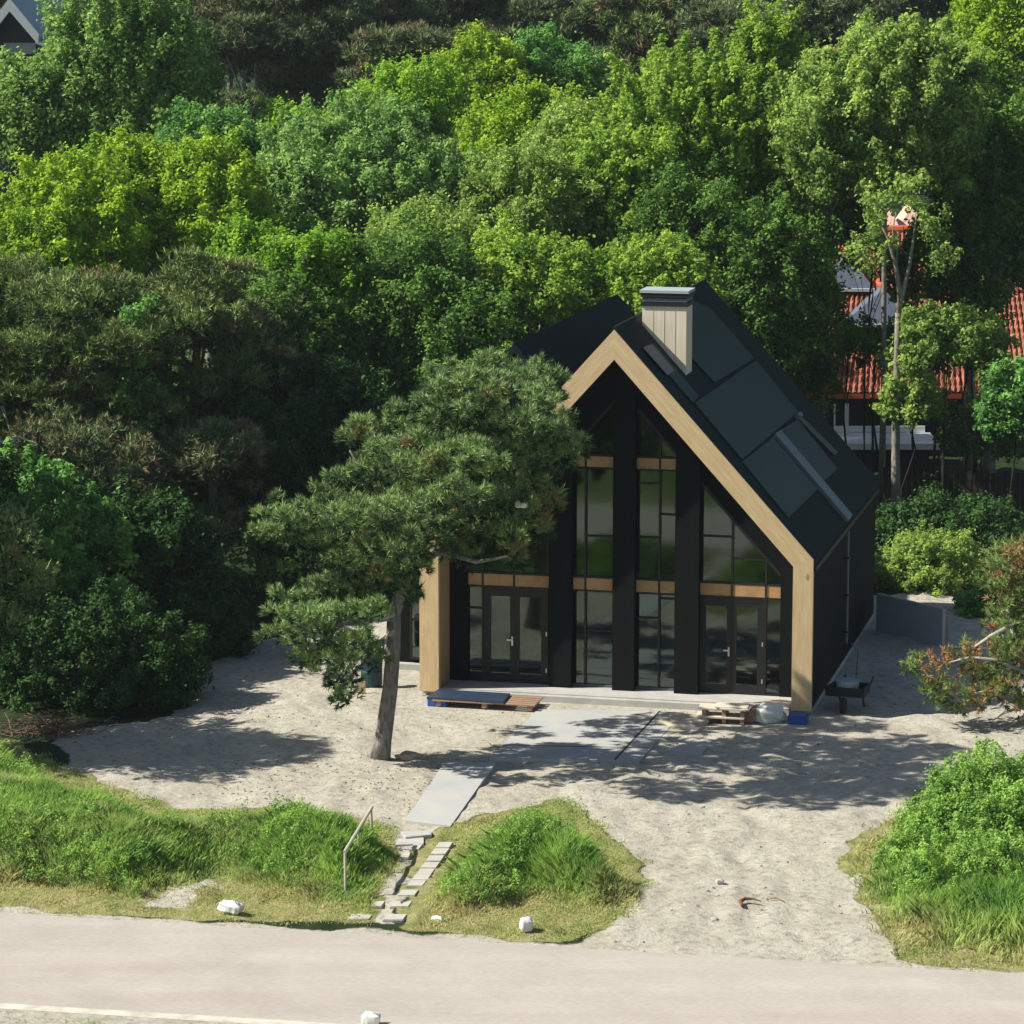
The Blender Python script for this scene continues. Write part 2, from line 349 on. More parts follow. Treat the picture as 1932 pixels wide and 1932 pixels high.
# open dune grass on the camera side of the road, leaf litter under the wood
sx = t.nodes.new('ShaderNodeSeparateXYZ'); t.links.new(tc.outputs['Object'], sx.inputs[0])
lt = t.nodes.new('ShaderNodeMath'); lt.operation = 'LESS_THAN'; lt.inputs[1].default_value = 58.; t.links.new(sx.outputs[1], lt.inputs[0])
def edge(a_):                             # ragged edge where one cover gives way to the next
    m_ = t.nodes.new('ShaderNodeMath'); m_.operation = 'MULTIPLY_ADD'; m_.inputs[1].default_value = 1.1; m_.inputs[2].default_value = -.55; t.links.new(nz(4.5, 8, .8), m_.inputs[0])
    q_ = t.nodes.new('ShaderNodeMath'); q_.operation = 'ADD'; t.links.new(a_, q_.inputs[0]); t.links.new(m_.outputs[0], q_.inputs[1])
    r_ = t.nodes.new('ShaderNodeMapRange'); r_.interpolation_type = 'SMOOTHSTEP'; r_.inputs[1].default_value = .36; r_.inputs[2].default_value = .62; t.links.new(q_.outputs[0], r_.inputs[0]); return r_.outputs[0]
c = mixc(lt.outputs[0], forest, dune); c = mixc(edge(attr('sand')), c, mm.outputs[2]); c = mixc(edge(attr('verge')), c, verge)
t.links.new(c, b.inputs['Base Color'])
bp = t.nodes.new('ShaderNodeBump'); bp.inputs['Strength'].default_value = 1; bp.inputs['Distance'].default_value = .13
t.links.new(nz(3.6, 10, .78), bp.inputs['Height']); t.links.new(bp.outputs[0], b.inputs['Normal'])
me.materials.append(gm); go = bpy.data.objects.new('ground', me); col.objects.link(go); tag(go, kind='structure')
gh_cache = (xs, ys, Z)
def gz(x, y):                              # ground height under a point
    i = np.clip(np.searchsorted(xs, x)-1, 0, nx-2); j = np.clip(np.searchsorted(ys, y)-1, 0, ny-2)
    fx = (x-xs[i])/(xs[i+1]-xs[i]); fy = (y-ys[j])/(ys[j+1]-ys[j])
    return (Z[j, i]*(1-fx)+Z[j, i+1]*fx)*(1-fy)+(Z[j+1, i]*(1-fx)+Z[j+1, i+1]*fx)*fy
# water seen only mirrored in the upper panes
wm = mat('sea_water', (.05, .16, .30), .25, .5, noise=.3, nscale=.05)
MB().add([(-1600, -1600, -.8), (1600, -1600, -.8), (1600, 25.8, -.8), (-1600, 25.8, -.8)], [(0, 1, 2, 3)]).build('water', wm)['kind'] = 'structure'
# road
rm = bpy.data.materials.new('road_pavers'); rm.use_nodes = True; t = rm.node_tree; b = t.nodes['Principled BSDF']; b.inputs['Roughness'].default_value = .9; b.inputs['Specular IOR Level'].default_value = .2
tc = t.nodes.new('ShaderNodeTexCoord')
mp = t.nodes.new('ShaderNodeMapping'); mp.inputs['Scale'].default_value = (.05, 1, 1); mp.inputs['Rotation'].default_value = (0, 0, R(11.5)); t.links.new(tc.outputs['Object'], mp.inputs[0])
n1 = t.nodes.new('ShaderNodeTexNoise'); n1.inputs['Scale'].default_value = 1.3; n1.inputs['Detail'].default_value = 4; t.links.new(mp.outputs[0], n1.inputs['Vector'])
r1 = t.nodes.new('ShaderNodeValToRGB'); r1.color_ramp.elements[0].position = .3; r1.color_ramp.elements[1].position = .7
r1.color_ramp.elements[0].color = (.425, .385, .34, 1); r1.color_ramp.elements[1].color = (.465, .43, .385, 1); t.links.new(n1.outputs[0], r1.inputs[0])
bt = t.nodes.new('ShaderNodeTexBrick'); bt.inputs['Scale'].default_value = 5; bt.inputs['Mortar Size'].default_value = .012; bt.inputs['Color1'].default_value = (1, 1, 1, 1); bt.inputs['Color2'].default_value = (.90, .87, .85, 1); bt.inputs['Mortar'].default_value = (.8, .78, .75, 1)
t.links.new(tc.outputs['Object'], bt.inputs['Vector'])
n2 = t.nodes.new('ShaderNodeTexNoise'); n2.inputs['Scale'].default_value = .7; n2.inputs['Detail'].default_value = 8; t.links.new(tc.outputs['Object'], n2.inputs['Vector'])
r2 = t.nodes.new('ShaderNodeValToRGB'); r2.color_ramp.elements[0].position = .3; r2.color_ramp.elements[1].position = .7; r2.color_ramp.elements[0].color = (.86, .86, .85, 1); t.links.new(n2.outputs[0], r2.inputs[0])
m1 = t.nodes.new('ShaderNodeMix'); m1.data_type = 'RGBA'; m1.blend_type = 'MULTIPLY'; m1.inputs[0].default_value = .8; t.links.new(r1.outputs[0], m1.inputs[6]); t.links.new(bt.outputs[0], m1.inputs[7])
m2 = t.nodes.new('ShaderNodeMix'); m2.data_type = 'RGBA'; m2.blend_type = 'MULTIPLY'; m2.inputs[0].default_value = 1; t.links.new(m1.outputs[2], m2.inputs[6]); t.links.new(r2.outputs[0], m2.inputs[7])
t.links.new(m2.outputs[2], b.inputs['Base Color'])
def ext(a, b_, k): d = (b_-a); return a-d*k, b_+d*k
a1, b1 = ext(road_a, road_b, 12); a2, b2 = ext(road_c, road_d, 12); zz = np.array([0, 0, .004])
MB().prism([a1+zz-[0,0,.12], b1+zz-[0,0,.12], b2+zz-[0,0,.12], a2+zz-[0,0,.12]], (0, 0, .12)).build('road', rm)['kind'] = 'structure'
sm = mat('pale_edge_strip', (.60, .57, .48), .95, .1, c2=(.42, .38, .30), nscale=2.5)
MB().prism([a2+zz-[0,0,.1]-[0,.30,0], b2+zz-[0,0,.1]-[0,.30,0], b2+zz-[0,0,.1]-[0,.002,0], a2+zz-[0,0,.1]-[0,.002,0]], (0, 0, .103)).build('road_edge', sm)['kind'] = 'structure'
# ------------------------------------------------------------------ the house
house = empty('gabled_house', HL, -YAW)
tag(house, 'black gabled house with pale timber portal frame, tall glazed front and timber chimney', 'house')
W = 10.06; AP = 5.02; ZA = 9.52; ZE = 3.95; DEP = 12.9; SL = (ZA-ZE)/AP; PITCH = math.atan(SL)
VG = 1.18                                   # the glazed front stands this far behind the portal
def pent(d, v, z0=0.):                      # pentagon inset by d (perpendicular to every side)
    k = d/math.cos(PITCH)
    ze = ZE - k + d*SL
    return [(d, v, z0), (d, v, ze), (AP, v, ZA-k), (W-d, v, ze), (W-d, v, z0)]
# timber portal: legs and rafters as separate boards
o5 = pent(0, 0, .12); i5 = pent(.50, 0, .12)
def quadprism(a, b_, c_, d_, dv): return MB().prism([a, b_, c_, d_], (0, dv, 0))
quadprism(o5[0], o5[1], i5[1], i5[0], .16).build('portal_post', M['timber'], house)
quadprism(o5[3], o5[4], i5[4], i5[3], .16).build('portal_post', M['timber'], house)
def raft_mat():
    m = M['timber'].copy(); m.name = 'rafter_timber'
    for n in m.node_tree.nodes:
        if n.type == 'MAPPING': n.inputs['Scale'].default_value = (1.2, 3, 6); n.inputs['Rotation'].default_value = (0, 0, 0)
    return m
def rafter(a, b_, c_, d_, sgn):             # built flat so that the grain follows the board, then turned to its pitch
    org = Vector(a); e = (Vector(b_)-org).normalized(); up = Vector((0, 0, 1)); nrm = Vector((-e.z, 0, e.x))
    pts = []
    for q in (a, b_, c_, d_):
        w_ = Vector(q)-org; pts.append((w_.dot(nrm), 0, w_.dot(e)))
    o = MB().prism(pts, (0, .16, 0)).build('portal_rafter', M['timber'], house)
    from mathutils import Matrix
    mt = Matrix(((nrm.x, 0, e.x, org.x), (0, 1, 0, org.y), (nrm.z, 0, e.z, org.z), (0, 0, 0, 1)))
    o.matrix_local = mt if mt.to_3x3().determinant() > 0 else mt
    return o
for m_ in (M['timber'],):
    t_ = m_.node_tree; b_ = t_.nodes['Principled BSDF']; src = b_.inputs['Base Color'].links[0].from_socket
    tc_ = t_.nodes.new('ShaderNodeTexCoord'); mp_ = t_.nodes.new('ShaderNodeMapping'); mp_.inputs['Scale'].default_value = (1.6, 1.6, .9); t_.links.new(tc_.outputs['Object'], mp_.inputs[0])
    vo = t_.nodes.new('ShaderNodeTexVoronoi'); vo.inputs['Scale'].default_value = 1.; t_.links.new(mp_.outputs[0], vo.inputs['Vector'])
    cr_ = t_.nodes.new('ShaderNodeMapRange'); cr_.inputs[1].default_value = .05; cr_.inputs[2].default_value = .11; cr_.inputs[3].default_value = .75; cr_.inputs[4].default_value = 0; t_.links.new(vo.outputs['Distance'], cr_.inputs[0])
    mx_ = t_.nodes.new('ShaderNodeMix'); mx_.data_type = 'RGBA'; mx_.inputs[7].default_value = (.26, .13, .06, 1); t_.links.new(cr_.outputs[0], mx_.inputs[0]); t_.links.new(src, mx_.inputs[6]); t_.links.new(mx_.outputs[2], b_.inputs['Base Color'])
rafter(o5[1], o5[2], i5[2], i5[1], 1); rafter(o5[2], o5[3], i5[3], i5[2], -1)
# timber lining inside the legs, dark soffit under the roof
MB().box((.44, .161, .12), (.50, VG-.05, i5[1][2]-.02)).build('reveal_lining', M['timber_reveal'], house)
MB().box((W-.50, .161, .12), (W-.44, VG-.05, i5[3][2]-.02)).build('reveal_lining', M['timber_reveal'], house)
a5 = pent(.38, .162); b5 = pent(.46, .162)
MB().ring(a5[1:4], b5[1:4], (0, VG-.02, 0), closed=False).build('soffit', M['black'], house)
# outer walls and roof
MB().box((.04, .162, .1), (.36, DEP, ZE-.25)).build('side_wall', M['black'], house)
sw = MB().box((W-.36, .162, .1), (W-.04, DEP, ZE-.25)).build('side_wall', M['black'], house)
MB().prism(pent(.37, DEP-.3, .1), (0, .29, 0)).build('rear_wall', M['black'], house)
def roofslab(sgn, mt=M['roof']):
    x0 = AP; x1 = AP+sgn*(AP+.03); z1 = ZA-SL*(AP+.03)
    th = .24
    return MB().prism([(x0, .05, ZA+.03), (x1, .05, z1+.03), (x1, .05, z1-.24), (x0, .05, ZA-th)], (0, DEP, 0))
roofslab(-1).build('roof_slope', M['roof'], house)
rs = roofslab(1).build('roof_slope', M['roof'], house)
NR = np.array([SL, 0, 1.]); DR = SL*AP+ZA+.03     # plane of the right slope: SL*u + z = DR
def onroof(px, py, lift=0): p = hplane(px, py, NR, DR+lift); return p
MB().tube([(AP, .08, ZA+.03), (AP, DEP+.04, ZA+.03)], .05, 6).build('ridge_cap', M['roof'], rs)
def roofpoly(name, pts, m, th=.05, lift=.0, parent=rs):
    q = [Vector(onroof(x, y, lift)) for x, y in pts]; n = Vector((SL, 0, 1)).normalized()
    return MB().prism(q, n*th).build(name, m, parent)
roofpoly('solar_panel', [(1282,560),(1338,583),(1421,678),(1346,724),(1282,655)], M['panel'], .05)
roofpoly('solar_panel', [(1424,682),(1503,779),(1397,869),(1308,763)], M['panel'], .06)
roofpoly('solar_panel', [(1398,873),(1456,827),(1540,925),(1485,979)], M['panel'], .05)
roofpoly('solar_panel', [(1467,816),(1503,793),(1578,887),(1550,911)], M['panel'], .05)
roofpoly('flashing_panel', [(1213,656),(1229,650),(1316,749),(1305,762)], M['panel'], .05)
roofpoly('lit_panel_strip', [(1213,656),(1229,650),(1272,700),(1259,708)], mat('lit_panel_tone', (.16, .15, .13), .6, .4), .012, .09)  # paler strip paints the lit upper half of the narrow panel
roofpoly('gutter_channel', [(1500,790),(1507,786),(1578,856),(1571,862)], M['frame'], .07)
roofpoly('roof_vent', [(1497,786),(1503,783),(1508,789),(1502,793)], M['strip'], .16)
roofpoly('roof_strip', [(1458,822),(1469,815),(1604,975),(1597,986)], M['strip'], .09)
# eave edge and downpipe on the right wall
MB().box((W-.02, .2, ZE-.33), (W+.05, DEP, ZE-.20)).build('eave_board', M['frame'], house)
dp = onroof(1600, 984); dv_ = float(dp[1])
MB().tube([(W+.07, dv_, ZE-.3), (W+.07, dv_, .6)], .035, 8).build('downpipe', M['zinc'], house)
for z_ in (.9, 1.9, 2.9): MB().box((W-.03, dv_-.05, z_), (W+.12, dv_+.05, z_+.05)).build('pipe_clip', M['frame'], house)
# base plinth, floor, inside
MB().box((.02, .17, -.2), (W-.02, DEP-.02, .098)).build('plinth', M['concrete'], house)
MB().box((.55, -.02, -.15), (W-.55, .165, .16)).build('doorstep', M['concrete'], house)
MB().box((.52, .17, .099), (W-.52, VG+.16, .19)).build('porch_floor', M['concrete'], house)
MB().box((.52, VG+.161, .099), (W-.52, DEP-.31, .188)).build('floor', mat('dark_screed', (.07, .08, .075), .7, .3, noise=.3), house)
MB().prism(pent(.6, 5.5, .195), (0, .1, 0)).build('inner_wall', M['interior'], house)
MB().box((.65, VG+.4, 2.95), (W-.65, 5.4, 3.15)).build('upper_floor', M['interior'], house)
# glazed front, everything measured on its plane
def fg(x, y, v=VG): p = hplane(x, y, np.array([0, 1., 0]), v); return float(p[0]), float(p[2])
uL = fg(884, 1200)[0]; uR = fg(1472, 1200)[0]
p1 = fg(1316, 903); p2 = fg(1472, 1072)
kk = (p1[1]-p2[1])/(p2[0]-p1[0])
def topz(u): return p1[1] - SL*(abs(u-AP) - (p1[0]-AP))          # upper limit of the glass
zb = .2
# dark cladding round the opening
inner = [(uL, VG, zb), (uL, VG, topz(uL)), (AP, VG, topz(AP)), (uR, VG, topz(uR)), (uR, VG, zb)]
outer = pent(.45, VG, zb)
MB().ring(outer, inner, (0, .2, 0), closed=False).build('front_wall', M['black'], house)
def pier(x0, x1, v0=VG-.28, foot=.1):
    a = fg(x0, 1200, v0)[0]; b_ = fg(x1, 1200, v0)[0]
    zt = lambda u: ZA-.5/math.cos(PITCH)-SL*abs(u-AP)-.02
    pts = [(a, v0, foot), (a, v0, zt(a)), (b_, v0, zt(b_)), (b_, v0, foot)]
    if a < AP < b_: pts.insert(2, (AP, v0, zt(AP)))
    MB().prism(pts, (0, .27, 0)).build('pier', M['black'], house); return a, b_
piers = [pier(1035, 1077), pier(1155, 1196), pier(1272, 1317)]
MB().box((.51, VG-.04, .1), (uL, VG-.003, topz(uL)+.2)).build('pier', M['black'], house)
MB().box((uR, VG-.04, .1), (W-.51, VG-.003, topz(uR)+.2)).build('pier', M['black'], house)
gv = VG+.06
zT0 = fg(1210, 1117)[1]; zT1 = fg(1210, 1095)[1]      # lower timber transom
zU0 = fg(1235, 885)[1]; zU1 = fg(1235, 865)[1]        # upper one
bays = [  # left x, right x, mullions x, has upper transom, door (x0,x1,mid)
 (884, 1035, [911, 970], False, (913, 1034, 971)),
 (1077, 1155, [1104], True, None),
 (1196, 1272, [1243], True, None),
 (1317, 1472, [1380, 1444], False, (1318, 1442, 1380))]
MU = .05
def panes(u0, u1, z0, z1):
    """glass between u0..u1, z0..z1, cut by the roof line"""
    if z1 - z0 < .05: return
    pts = [(u0, z0), (u1, z0)]
    us = [u1] + ([AP] if u0 < AP < u1 else []) + [u0]
    top = [(u, min(z1, topz(u)+.02)) for u in us]
    # corner where the limit crosses z1
    zc = lambda u: topz(u)+.02
    cr = []
    for s_ in (-1, 1):
        uc = AP + s_*(p1[0]-AP + (p1[1]-z1+.02)/SL)
        if u0 < uc < u1 and (p1[0]-AP + (p1[1]-z1+.02)/SL) > 0: cr.append((uc, z1))
    top = sorted(set(top+cr), key=lambda q: -q[0]); top = [q for q in top if q[1] > z0+.01]
    lowfix = []
    if zc(u1) < z0: pts[1] = (AP+(p1[0]-AP)+(p1[1]-z0+.02)/SL, z0)
    if zc(u0) < z0: pts[0] = (AP-(p1[0]-AP)-(p1[1]-z0+.02)/SL, z0)
    poly = pts+top
    if len(poly) < 3: return
    o = MB().prism([(u, gv, z) for u, z in poly], (0, .012, 0)).build('window_pane', M['glass'], house)
    return o
def bar(u0, z0, u1, z1, v=VG-.01, th=.07, name='glazing_bar', m=None, par=None):
    return MB().box((u0, v, z0), (u1, v+th, z1)).build(name, m or M['frame'], par or house)
edges = []
def X2u(x, v=VG): return fg(x, 1200, v)[0]
for bi, (xa, xb, ms, upper, door) in enumerate(bays):
    ua, ub = X2u(xa), X2u(xb); us = [ua]+[X2u(m_) for m_ in ms]+[ub]
    for k in range(len(us)-1):
        a, b_ = us[k], us[k+1]
        ia = a+(MU/2 if k else 0); ib = b_-(MU/2 if k < len(us)-2 else 0)
        # timber infill in the transoms
        zm = min(zT1, topz(a)+.0, topz(b_)+.0)
        MB().box((ia, VG+.0, zT0), (ib, VG+.05, zT1)).build('transom_board', M['timber_orange'], house)
        if upper: MB().box((ia, VG+.0, zU0), (ib, VG+.05, zU1)).build('transom_board', M['timber_orange'], house)
        isdoor = door and X2u(door[0])-.05 <= a+.06 and b_-.06 <= X2u(door[1])+.05
        if not isdoor: panes(ia, ib, zb+.05, zT0-MU)
        if upper: panes(ia, ib, zT1+MU, zU0-MU); panes(ia, ib, zU1+MU, 20)
        else: panes(ia, ib, zT1+MU, 20)
    for z_ in ((zT0-MU, zT0), (zT1, zT1+MU)) + (((zU0-MU, zU0), (zU1, zU1+MU)) if upper else ()):
        uu0, uu1 = ua, ub
        bar(uu0, z_[0], uu1, z_[1])
    bar(ua, zb, ub, zb+.05, m=M['strip'] if not door else None, name='glazing_sill')
    for m_ in ms:
        u_ = X2u(m_)
        lo = zb+.05
        if door and X2u(door[0])-.05 <= u_ <= X2u(door[1])+.05 and not (bi == 3 and m_ == 1444) and not (bi == 0 and m_ == 911): lo = zT0-MU
        MB().prism([(u_-MU/2, VG-.02, lo), (u_+MU/2, VG-.02, lo), (u_+MU/2, VG-.02, topz(u_+MU/2)-.0), (u_-MU/2, VG-.02, topz(u_-MU/2)-.0)], (0, .09, 0)).build('mullion', M['frame'], house)
def hbar(x0, x1, y):
    z = fg((x0+x1)/2, y)[1]; bar(X2u(x0)+.02, z-.022, X2u(x1)-.02, z+.022, v=VG+.003, th=.055)
for a in [(1196,1243,912),(1243,1272,971),(1196,1243,1014),(1104,1155,1012),(1317,1380,1012),(1380,1444,1056),(1243,1272,1130),(1196,1243,1166),(884,911,1147),(1104,1155,1190)]: hbar(*a)
# dark edge strip along the sloping top of the glass
for s_ in (-1, 1):
    e0 = (AP, topz(AP)); ue = uR if s_ > 0 else uL; e1 = (ue, topz(ue))
    MB().prism([(e0[0], VG-.015, e0[1]+.05), (e1[0], VG-.015, e1[1]+.05), (e1[0], VG-.015, e1[1]-.05), (e0[0], VG-.015, e0[1]-.05)], (0, .1, 0)).build('glazing_edge', M['frame'], house)
# double doors
for (x0, x1, mid), hx in (((913, 1034, 971), -1), ((1318, 1442, 1380), -1)):
    u0, u1, um = X2u(x0), X2u(x1), X2u(mid); z0 = zb+.05; z1 = zT0-MU
    fr = MB().ring([(u0, VG+.0, z0), (u0, VG, z1), (u1, VG, z1), (u1, VG, z0)], [(u0+.06, VG, z0+.05), (u0+.06, VG, z1-.10), (u1-.06, VG, z1-.10), (u1-.06, VG, z0+.05)], (0, .06, 0)).build('door_frame', M['frame'], house)
    for a, b_, s_ in ((u0+.06, um-.003, 1), (um+.003, u1-.06, 0)):
        st = .12
        lf = MB().ring([(a, VG+.01, z0+.05), (a, VG+.01, z1-.1), (b_, VG+.01, z1-.1), (b_, VG+.01, z0+.05)],
                       [(a+st, VG+.01, z0+.17), (a+st, VG+.01, z1-.22), (b_-st, VG+.01, z1-.22), (b_-st, VG+.01, z0+.17)], (0, .06, 0)).build('door_leaf', M['frame'], house)
        MB().box((a+st, VG+.035, z0+.17), (b_-st, VG+.047, z1-.22)).build('door_pane', M['glass'], lf)
        if s_:
            hz = z0+1.03
            MB().box((b_-.085, VG-.012, hz-.12), (b_-.04, VG+.01, hz+.12)).box((b_-.20, VG-.06, hz+.02), (b_-.05, VG-.035, hz+.055)).box((b_-.07, VG-.06, hz+.02), (b_-.05, VG, hz+.05)).build('door_handle', M['steel'], lf, bevel=.004)
        if not s_:
            for hz in (z0+.25, z0+1.2): MB().box((b_+.0, VG-.012, hz), (b_+.03, VG+.01, hz+.11)).build('hinge', M['steel'], lf)
# wall lamp behind the pine
lu, lz = fg(1010, 948, VG-.2)
# chimney
cb = onroof(1294, 708); cvf = float(cb[1]); cu1 = float(cb[0]); cu0 = AP+.17; cvb = cvf+.85
ct = hplane(1250, 578, np.array([0, 1., 0]), cvf)[2]; cc = hplane(1250, 553, np.array([0, 1., 0]), cvf)[2]
zr = lambda u: ZA-SL*(u-AP)-.1
ch = MB().prism([(cu0, cvf, zr(cu0)), (cu0, cvf, ct), (cu1, cvf, ct), (cu1, cvf, zr(cu1))], (0, cvb-cvf, 0)).build('chimney', M['chimney'], rs)
for k in range(1, 4):
    uu = cu0+(cu1-cu0)*k/4
    MB().box((uu-.006, cvf-.006, ZA-.2-SL*(uu-AP)+.3), (uu+.006, cvf-.001, ct-.02)).build('board_joint', M['joint'], ch)
dz = (cc-ct)/3
for k in range(3):
    g_ = .03 if k % 2 else .0
    MB().box((cu0-.04+g_, cvf-.04+g_, ct+k*dz+.004), (cu1+.04-g_, cvb+.04-g_, ct+(k+1)*dz-.02)).build('chimney_band', M['frame'] if k != 1 else M['strip'], ch)
MB().box((cu0-.06, cvf-.06, cc), (cu1+.06, cvb+.06, cc+.07)).build('chimney_cap', M['lightzinc'], ch)
# lower wing behind left
wv = 3.2
wa = hplane(970, 648, np.array([0, 1., 0]), wv); wu, wz = float(wa[0]), float(wa[2])
we = hplane(1165, 536, np.array([1., 0, 0]), wu); wvr = float(we[1]); wdz = float(we[2])-wz
whalf = wu - float(hplane(742, 1200, np.array([0, 1., 0]), wv)[0])
wze = wz-SL*whalf
print('wing', wu, wz, wvr, wdz, whalf, wze, 'chimney', cu1, cvf, ct, cc, 'roof strip v', dv_)
wend = min(wvr, 22)
for s_ in (-1, 1):
    MB().prism([(wu, wv, wz), (wu+s_*whalf, wv, wze), (wu+s_*whalf, wv, wze-.2), (wu, wv, wz-.25)], (0, wend-wv, 0)).build('wing_roof', M['roof'], house)
MB().prism([(wu-whalf+.1, wv+.15, .1), (wu-whalf+.1, wv+.15, wze-.25), (wu, wv+.15, wz-.3), (wu+whalf-.1, wv+.15, wze-.25), (wu+whalf-.1, wv+.15, .1)], (0, .2, 0)).build('wing_front', M['black'], house)
MB().box((wu-whalf+.1, wv+.36, .1), (wu-whalf+.3, wend-.3, wze-.15)).build('wing_side_wall', M['black'], house)
MB().prism([(wu-whalf+.1, wend-.3, .1), (wu-whalf+.1, wend-.3, wze-.25), (wu, wend-.3, wz-.3), (wu+whalf-.1, wend-.3, wze-.25), (wu+whalf-.1, wend-.3, .1)], (0, .2, 0)).build('wing_rear_wall', M['black'], house)
MB().box((wu-whalf, wv-.1, -.1), (0.03, wend, .099)).build('wing_plinth', M['concrete'], house)
wg0 = max(wu-whalf+.25, -1.1)
wmir = glassmat('wing_glass', .16, (.12, .13, .13))
wg = MB().box((wg0, wv+.12, .25), (-.05, wv+.135, 2.6)).build('wing_window', wmir, house)
MB().ring([(wg0-.05, wv+.08, .2), (wg0-.05, wv+.08, 2.65), (0., wv+.08, 2.65), (0., wv+.08, .2)], [(wg0, wv+.08, .25), (wg0, wv+.08, 2.6), (-.05, wv+.08, 2.6), (-.05, wv+.08, .25)], (0, .07, 0)).build('window_frame', M['frame'], wg)
MB().box((wg0, wv+.09, 1.25), (-.05, wv+.12, 1.31)).build('window_bar', M['frame'], wg)
# ------------------------------------------------------------------ paving
def slab(name, poly, z0, z1, m, **k):
    return MB().prism([(p[0], p[1], z0) for p in poly], (0, 0, z1-z0)).build(name, m, **k)
slab('patio', slab_polys['patio'], -.1, .035, M['slab'])['kind'] = 'structure'
slab('path', slab_polys['path'], -.1, .05, M['slab'])['kind'] = 'structure'
jm = mat('dark_patio_joint', (.05, .045, .04), .9, .2)  # dark strips marking the joints in the patio
for k, (a, b_) in enumerate((((1245,1344),(1160,1436)), ((940,1408),(1225,1414)))):
    q0, q1 = G(*a), G(*b_); d_ = unit(q1-q0); n_ = np.array([-d_[1], d_[0], 0])*.025
    slab('patio_joint', [q0-n_, q1-n_, q1+n_, q0+n_], .034, .0385, jm)['kind'] = 'structure'
extra = GP([(1300,1400),(1330,1400),(1312,1424),(1285,1424)])
tag(slab('paving_slab', GP([(1290,1398),(1345,1400),(1322,1428),(1262,1426)]), -.05, .06, M['slab']), 'grey concrete slab half sunk in sand in front of the right doors', 'paving slab')
st = []
stones = [((757,1562),(812,1560),(815,1568),(765,1573)), ((750,1572),(800,1570),(800,1582),(745,1584))]
for q in stones: st.append(('pale kerb step', q))
# stepping stones up the right-hand column
cols = [(838,1594,30),(830,1606,32),(821,1619,32),(812,1632,32),(803,1645,32),(795,1658,34),(786,1672,34),(770,1690,36),(757,1709,38),(745,1730,42)]
labels_s = ['topmost', 'second from the top', 'third from the top', 'fourth from the top', 'fifth from the top', 'fifth from the road', 'fourth from the road', 'third from the road', 'second from the road', 'nearest the road']
for k, (x, y, w_) in enumerate(cols):
    q = [G(x-w_/2-3, y+6), G(x+w_/2-5, y+6), G(x+w_/2+3, y-5), G(x-w_/2+5, y-5)]
    z_ = max(-.02, float(np.mean([gz(p[0], p[1]) for p in q])))-.01
    o = MB().prism([(p[0], p[1], z_-.12) for p in q], (0, 0, .16)).build('stepping_stone', M['stone'], bevel=.015)
    tag(o, 'pale stepping stone of the right-hand flight, ' + labels_s[k], 'stepping stone', 'stepping stones between the grass mounds')
cl = [(785,1596,22,'under the path slab'),(765,1612,22,'in the grass below the kerb steps'),(707,1706,36,'beside the mound, second from the road'),(680,1728,44,'beside the mound, nearest the road')]
for x, y, w_, lb in cl:
    q = [G(x-w_/2-3, y+6), G(x+w_/2-5, y+6), G(x+w_/2+3, y-4), G(x-w_/2+5, y-4)]
    z_ = max(-.02, float(np.mean([gz(p[0], p[1]) for p in q])))-.01
    o = MB().prism([(p[0], p[1], z_-.12) for p in q], (0, 0, .15)).build('stepping_stone', M['stone'], bevel=.015)
    tag(o, 'pale stepping stone of the left-hand flight, ' + lb, 'stepping stone', 'stepping stones between the grass mounds')
for k, (nm, q) in enumerate(st):
    pq = [G(*p, .1) for p in q[::-1]]
    o = MB().prism([(p[0], p[1], -.1) for p in pq], (0, 0, .125-.04*k)).build('kerb_step', M['concrete'], bevel=.01)
    tag(o, ['pale concrete step right under the end of the grey path', 'pale concrete step below the upper one, meeting the grass'][k], 'step', 'pale steps below the path')
# ------------------------------------------------------------------ vegetation builders
def leafquads(Pc, N, L, Wd, r):
    n = len(Pc); t_ = unit(np.cross(N, rdir(n, r))); b_ = np.cross(N, t_)
    L = np.broadcast_to(L, (n,))[:, None]; Wd = np.broadcast_to(Wd, (n,))[:, None]
    V = np.stack([Pc-t_*L/2, Pc+b_*Wd/2+N*L*.08, Pc+t_*L/2, Pc-b_*Wd/2+N*L*.08], 1); return V.reshape(-1, 3)
def crown(name, puffs, kind, parent, n_leaf, leaf=.15, seed=0, droop=0., tone_up=.35, base=None, plume=1.):
    """puffs: (n,4) centre + radius, outward direction in dirs"""
    r = np.random.default_rng(seed); c, pr, dr = puffs
    k = len(c); idx = r.integers(0, k, n_leaf)
    # every puff is a shoot: wide at its foot, thin at its tip, pointing out and up; some leaves stray outside it
    d = unit(r.normal(size=(n_leaf, 3))*.8 + .5*dr[idx] + np.array([-.1, -.05, .6]))
    ax = unit(dr*.8 + .5*r.normal(size=dr.shape) + np.array([0, 0, .8]))
    tt = r.random(n_leaf)**1.3*1.7-.45
    rad = pr[idx]*(.40+.55*r.random(n_leaf)**.6)*(1-.42*np.clip(tt, 0, 1.25)) + pr[idx]*.9*(r.random(n_leaf) < .10)*r.random(n_leaf)
    off = d*rad[:, None] + ax[idx]*(tt*pr[idx]*plume)[:, None]
    off[:, 2] -= droop*np.abs(r.normal(size=n_leaf))*pr[idx]*1.4
    Pc = c[idx]+off
    N = unit(d*.8 + r.normal(size=(n_leaf, 3))*.6 + np.array([0, 0, .3]))
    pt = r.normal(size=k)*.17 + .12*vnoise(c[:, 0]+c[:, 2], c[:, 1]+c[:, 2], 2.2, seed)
    tone = np.clip(.38 + pt[idx] + .38*d[:, 2], 0, 1)  # upward leaves painted paler, as lit clump tops
    s = leaf*.84*(.6+.8*r.random(n_leaf))
    return np_mesh(name, leafquads(Pc, N, s, s*.62, r), 4, FO[kind], {'tone': tone}, parent)
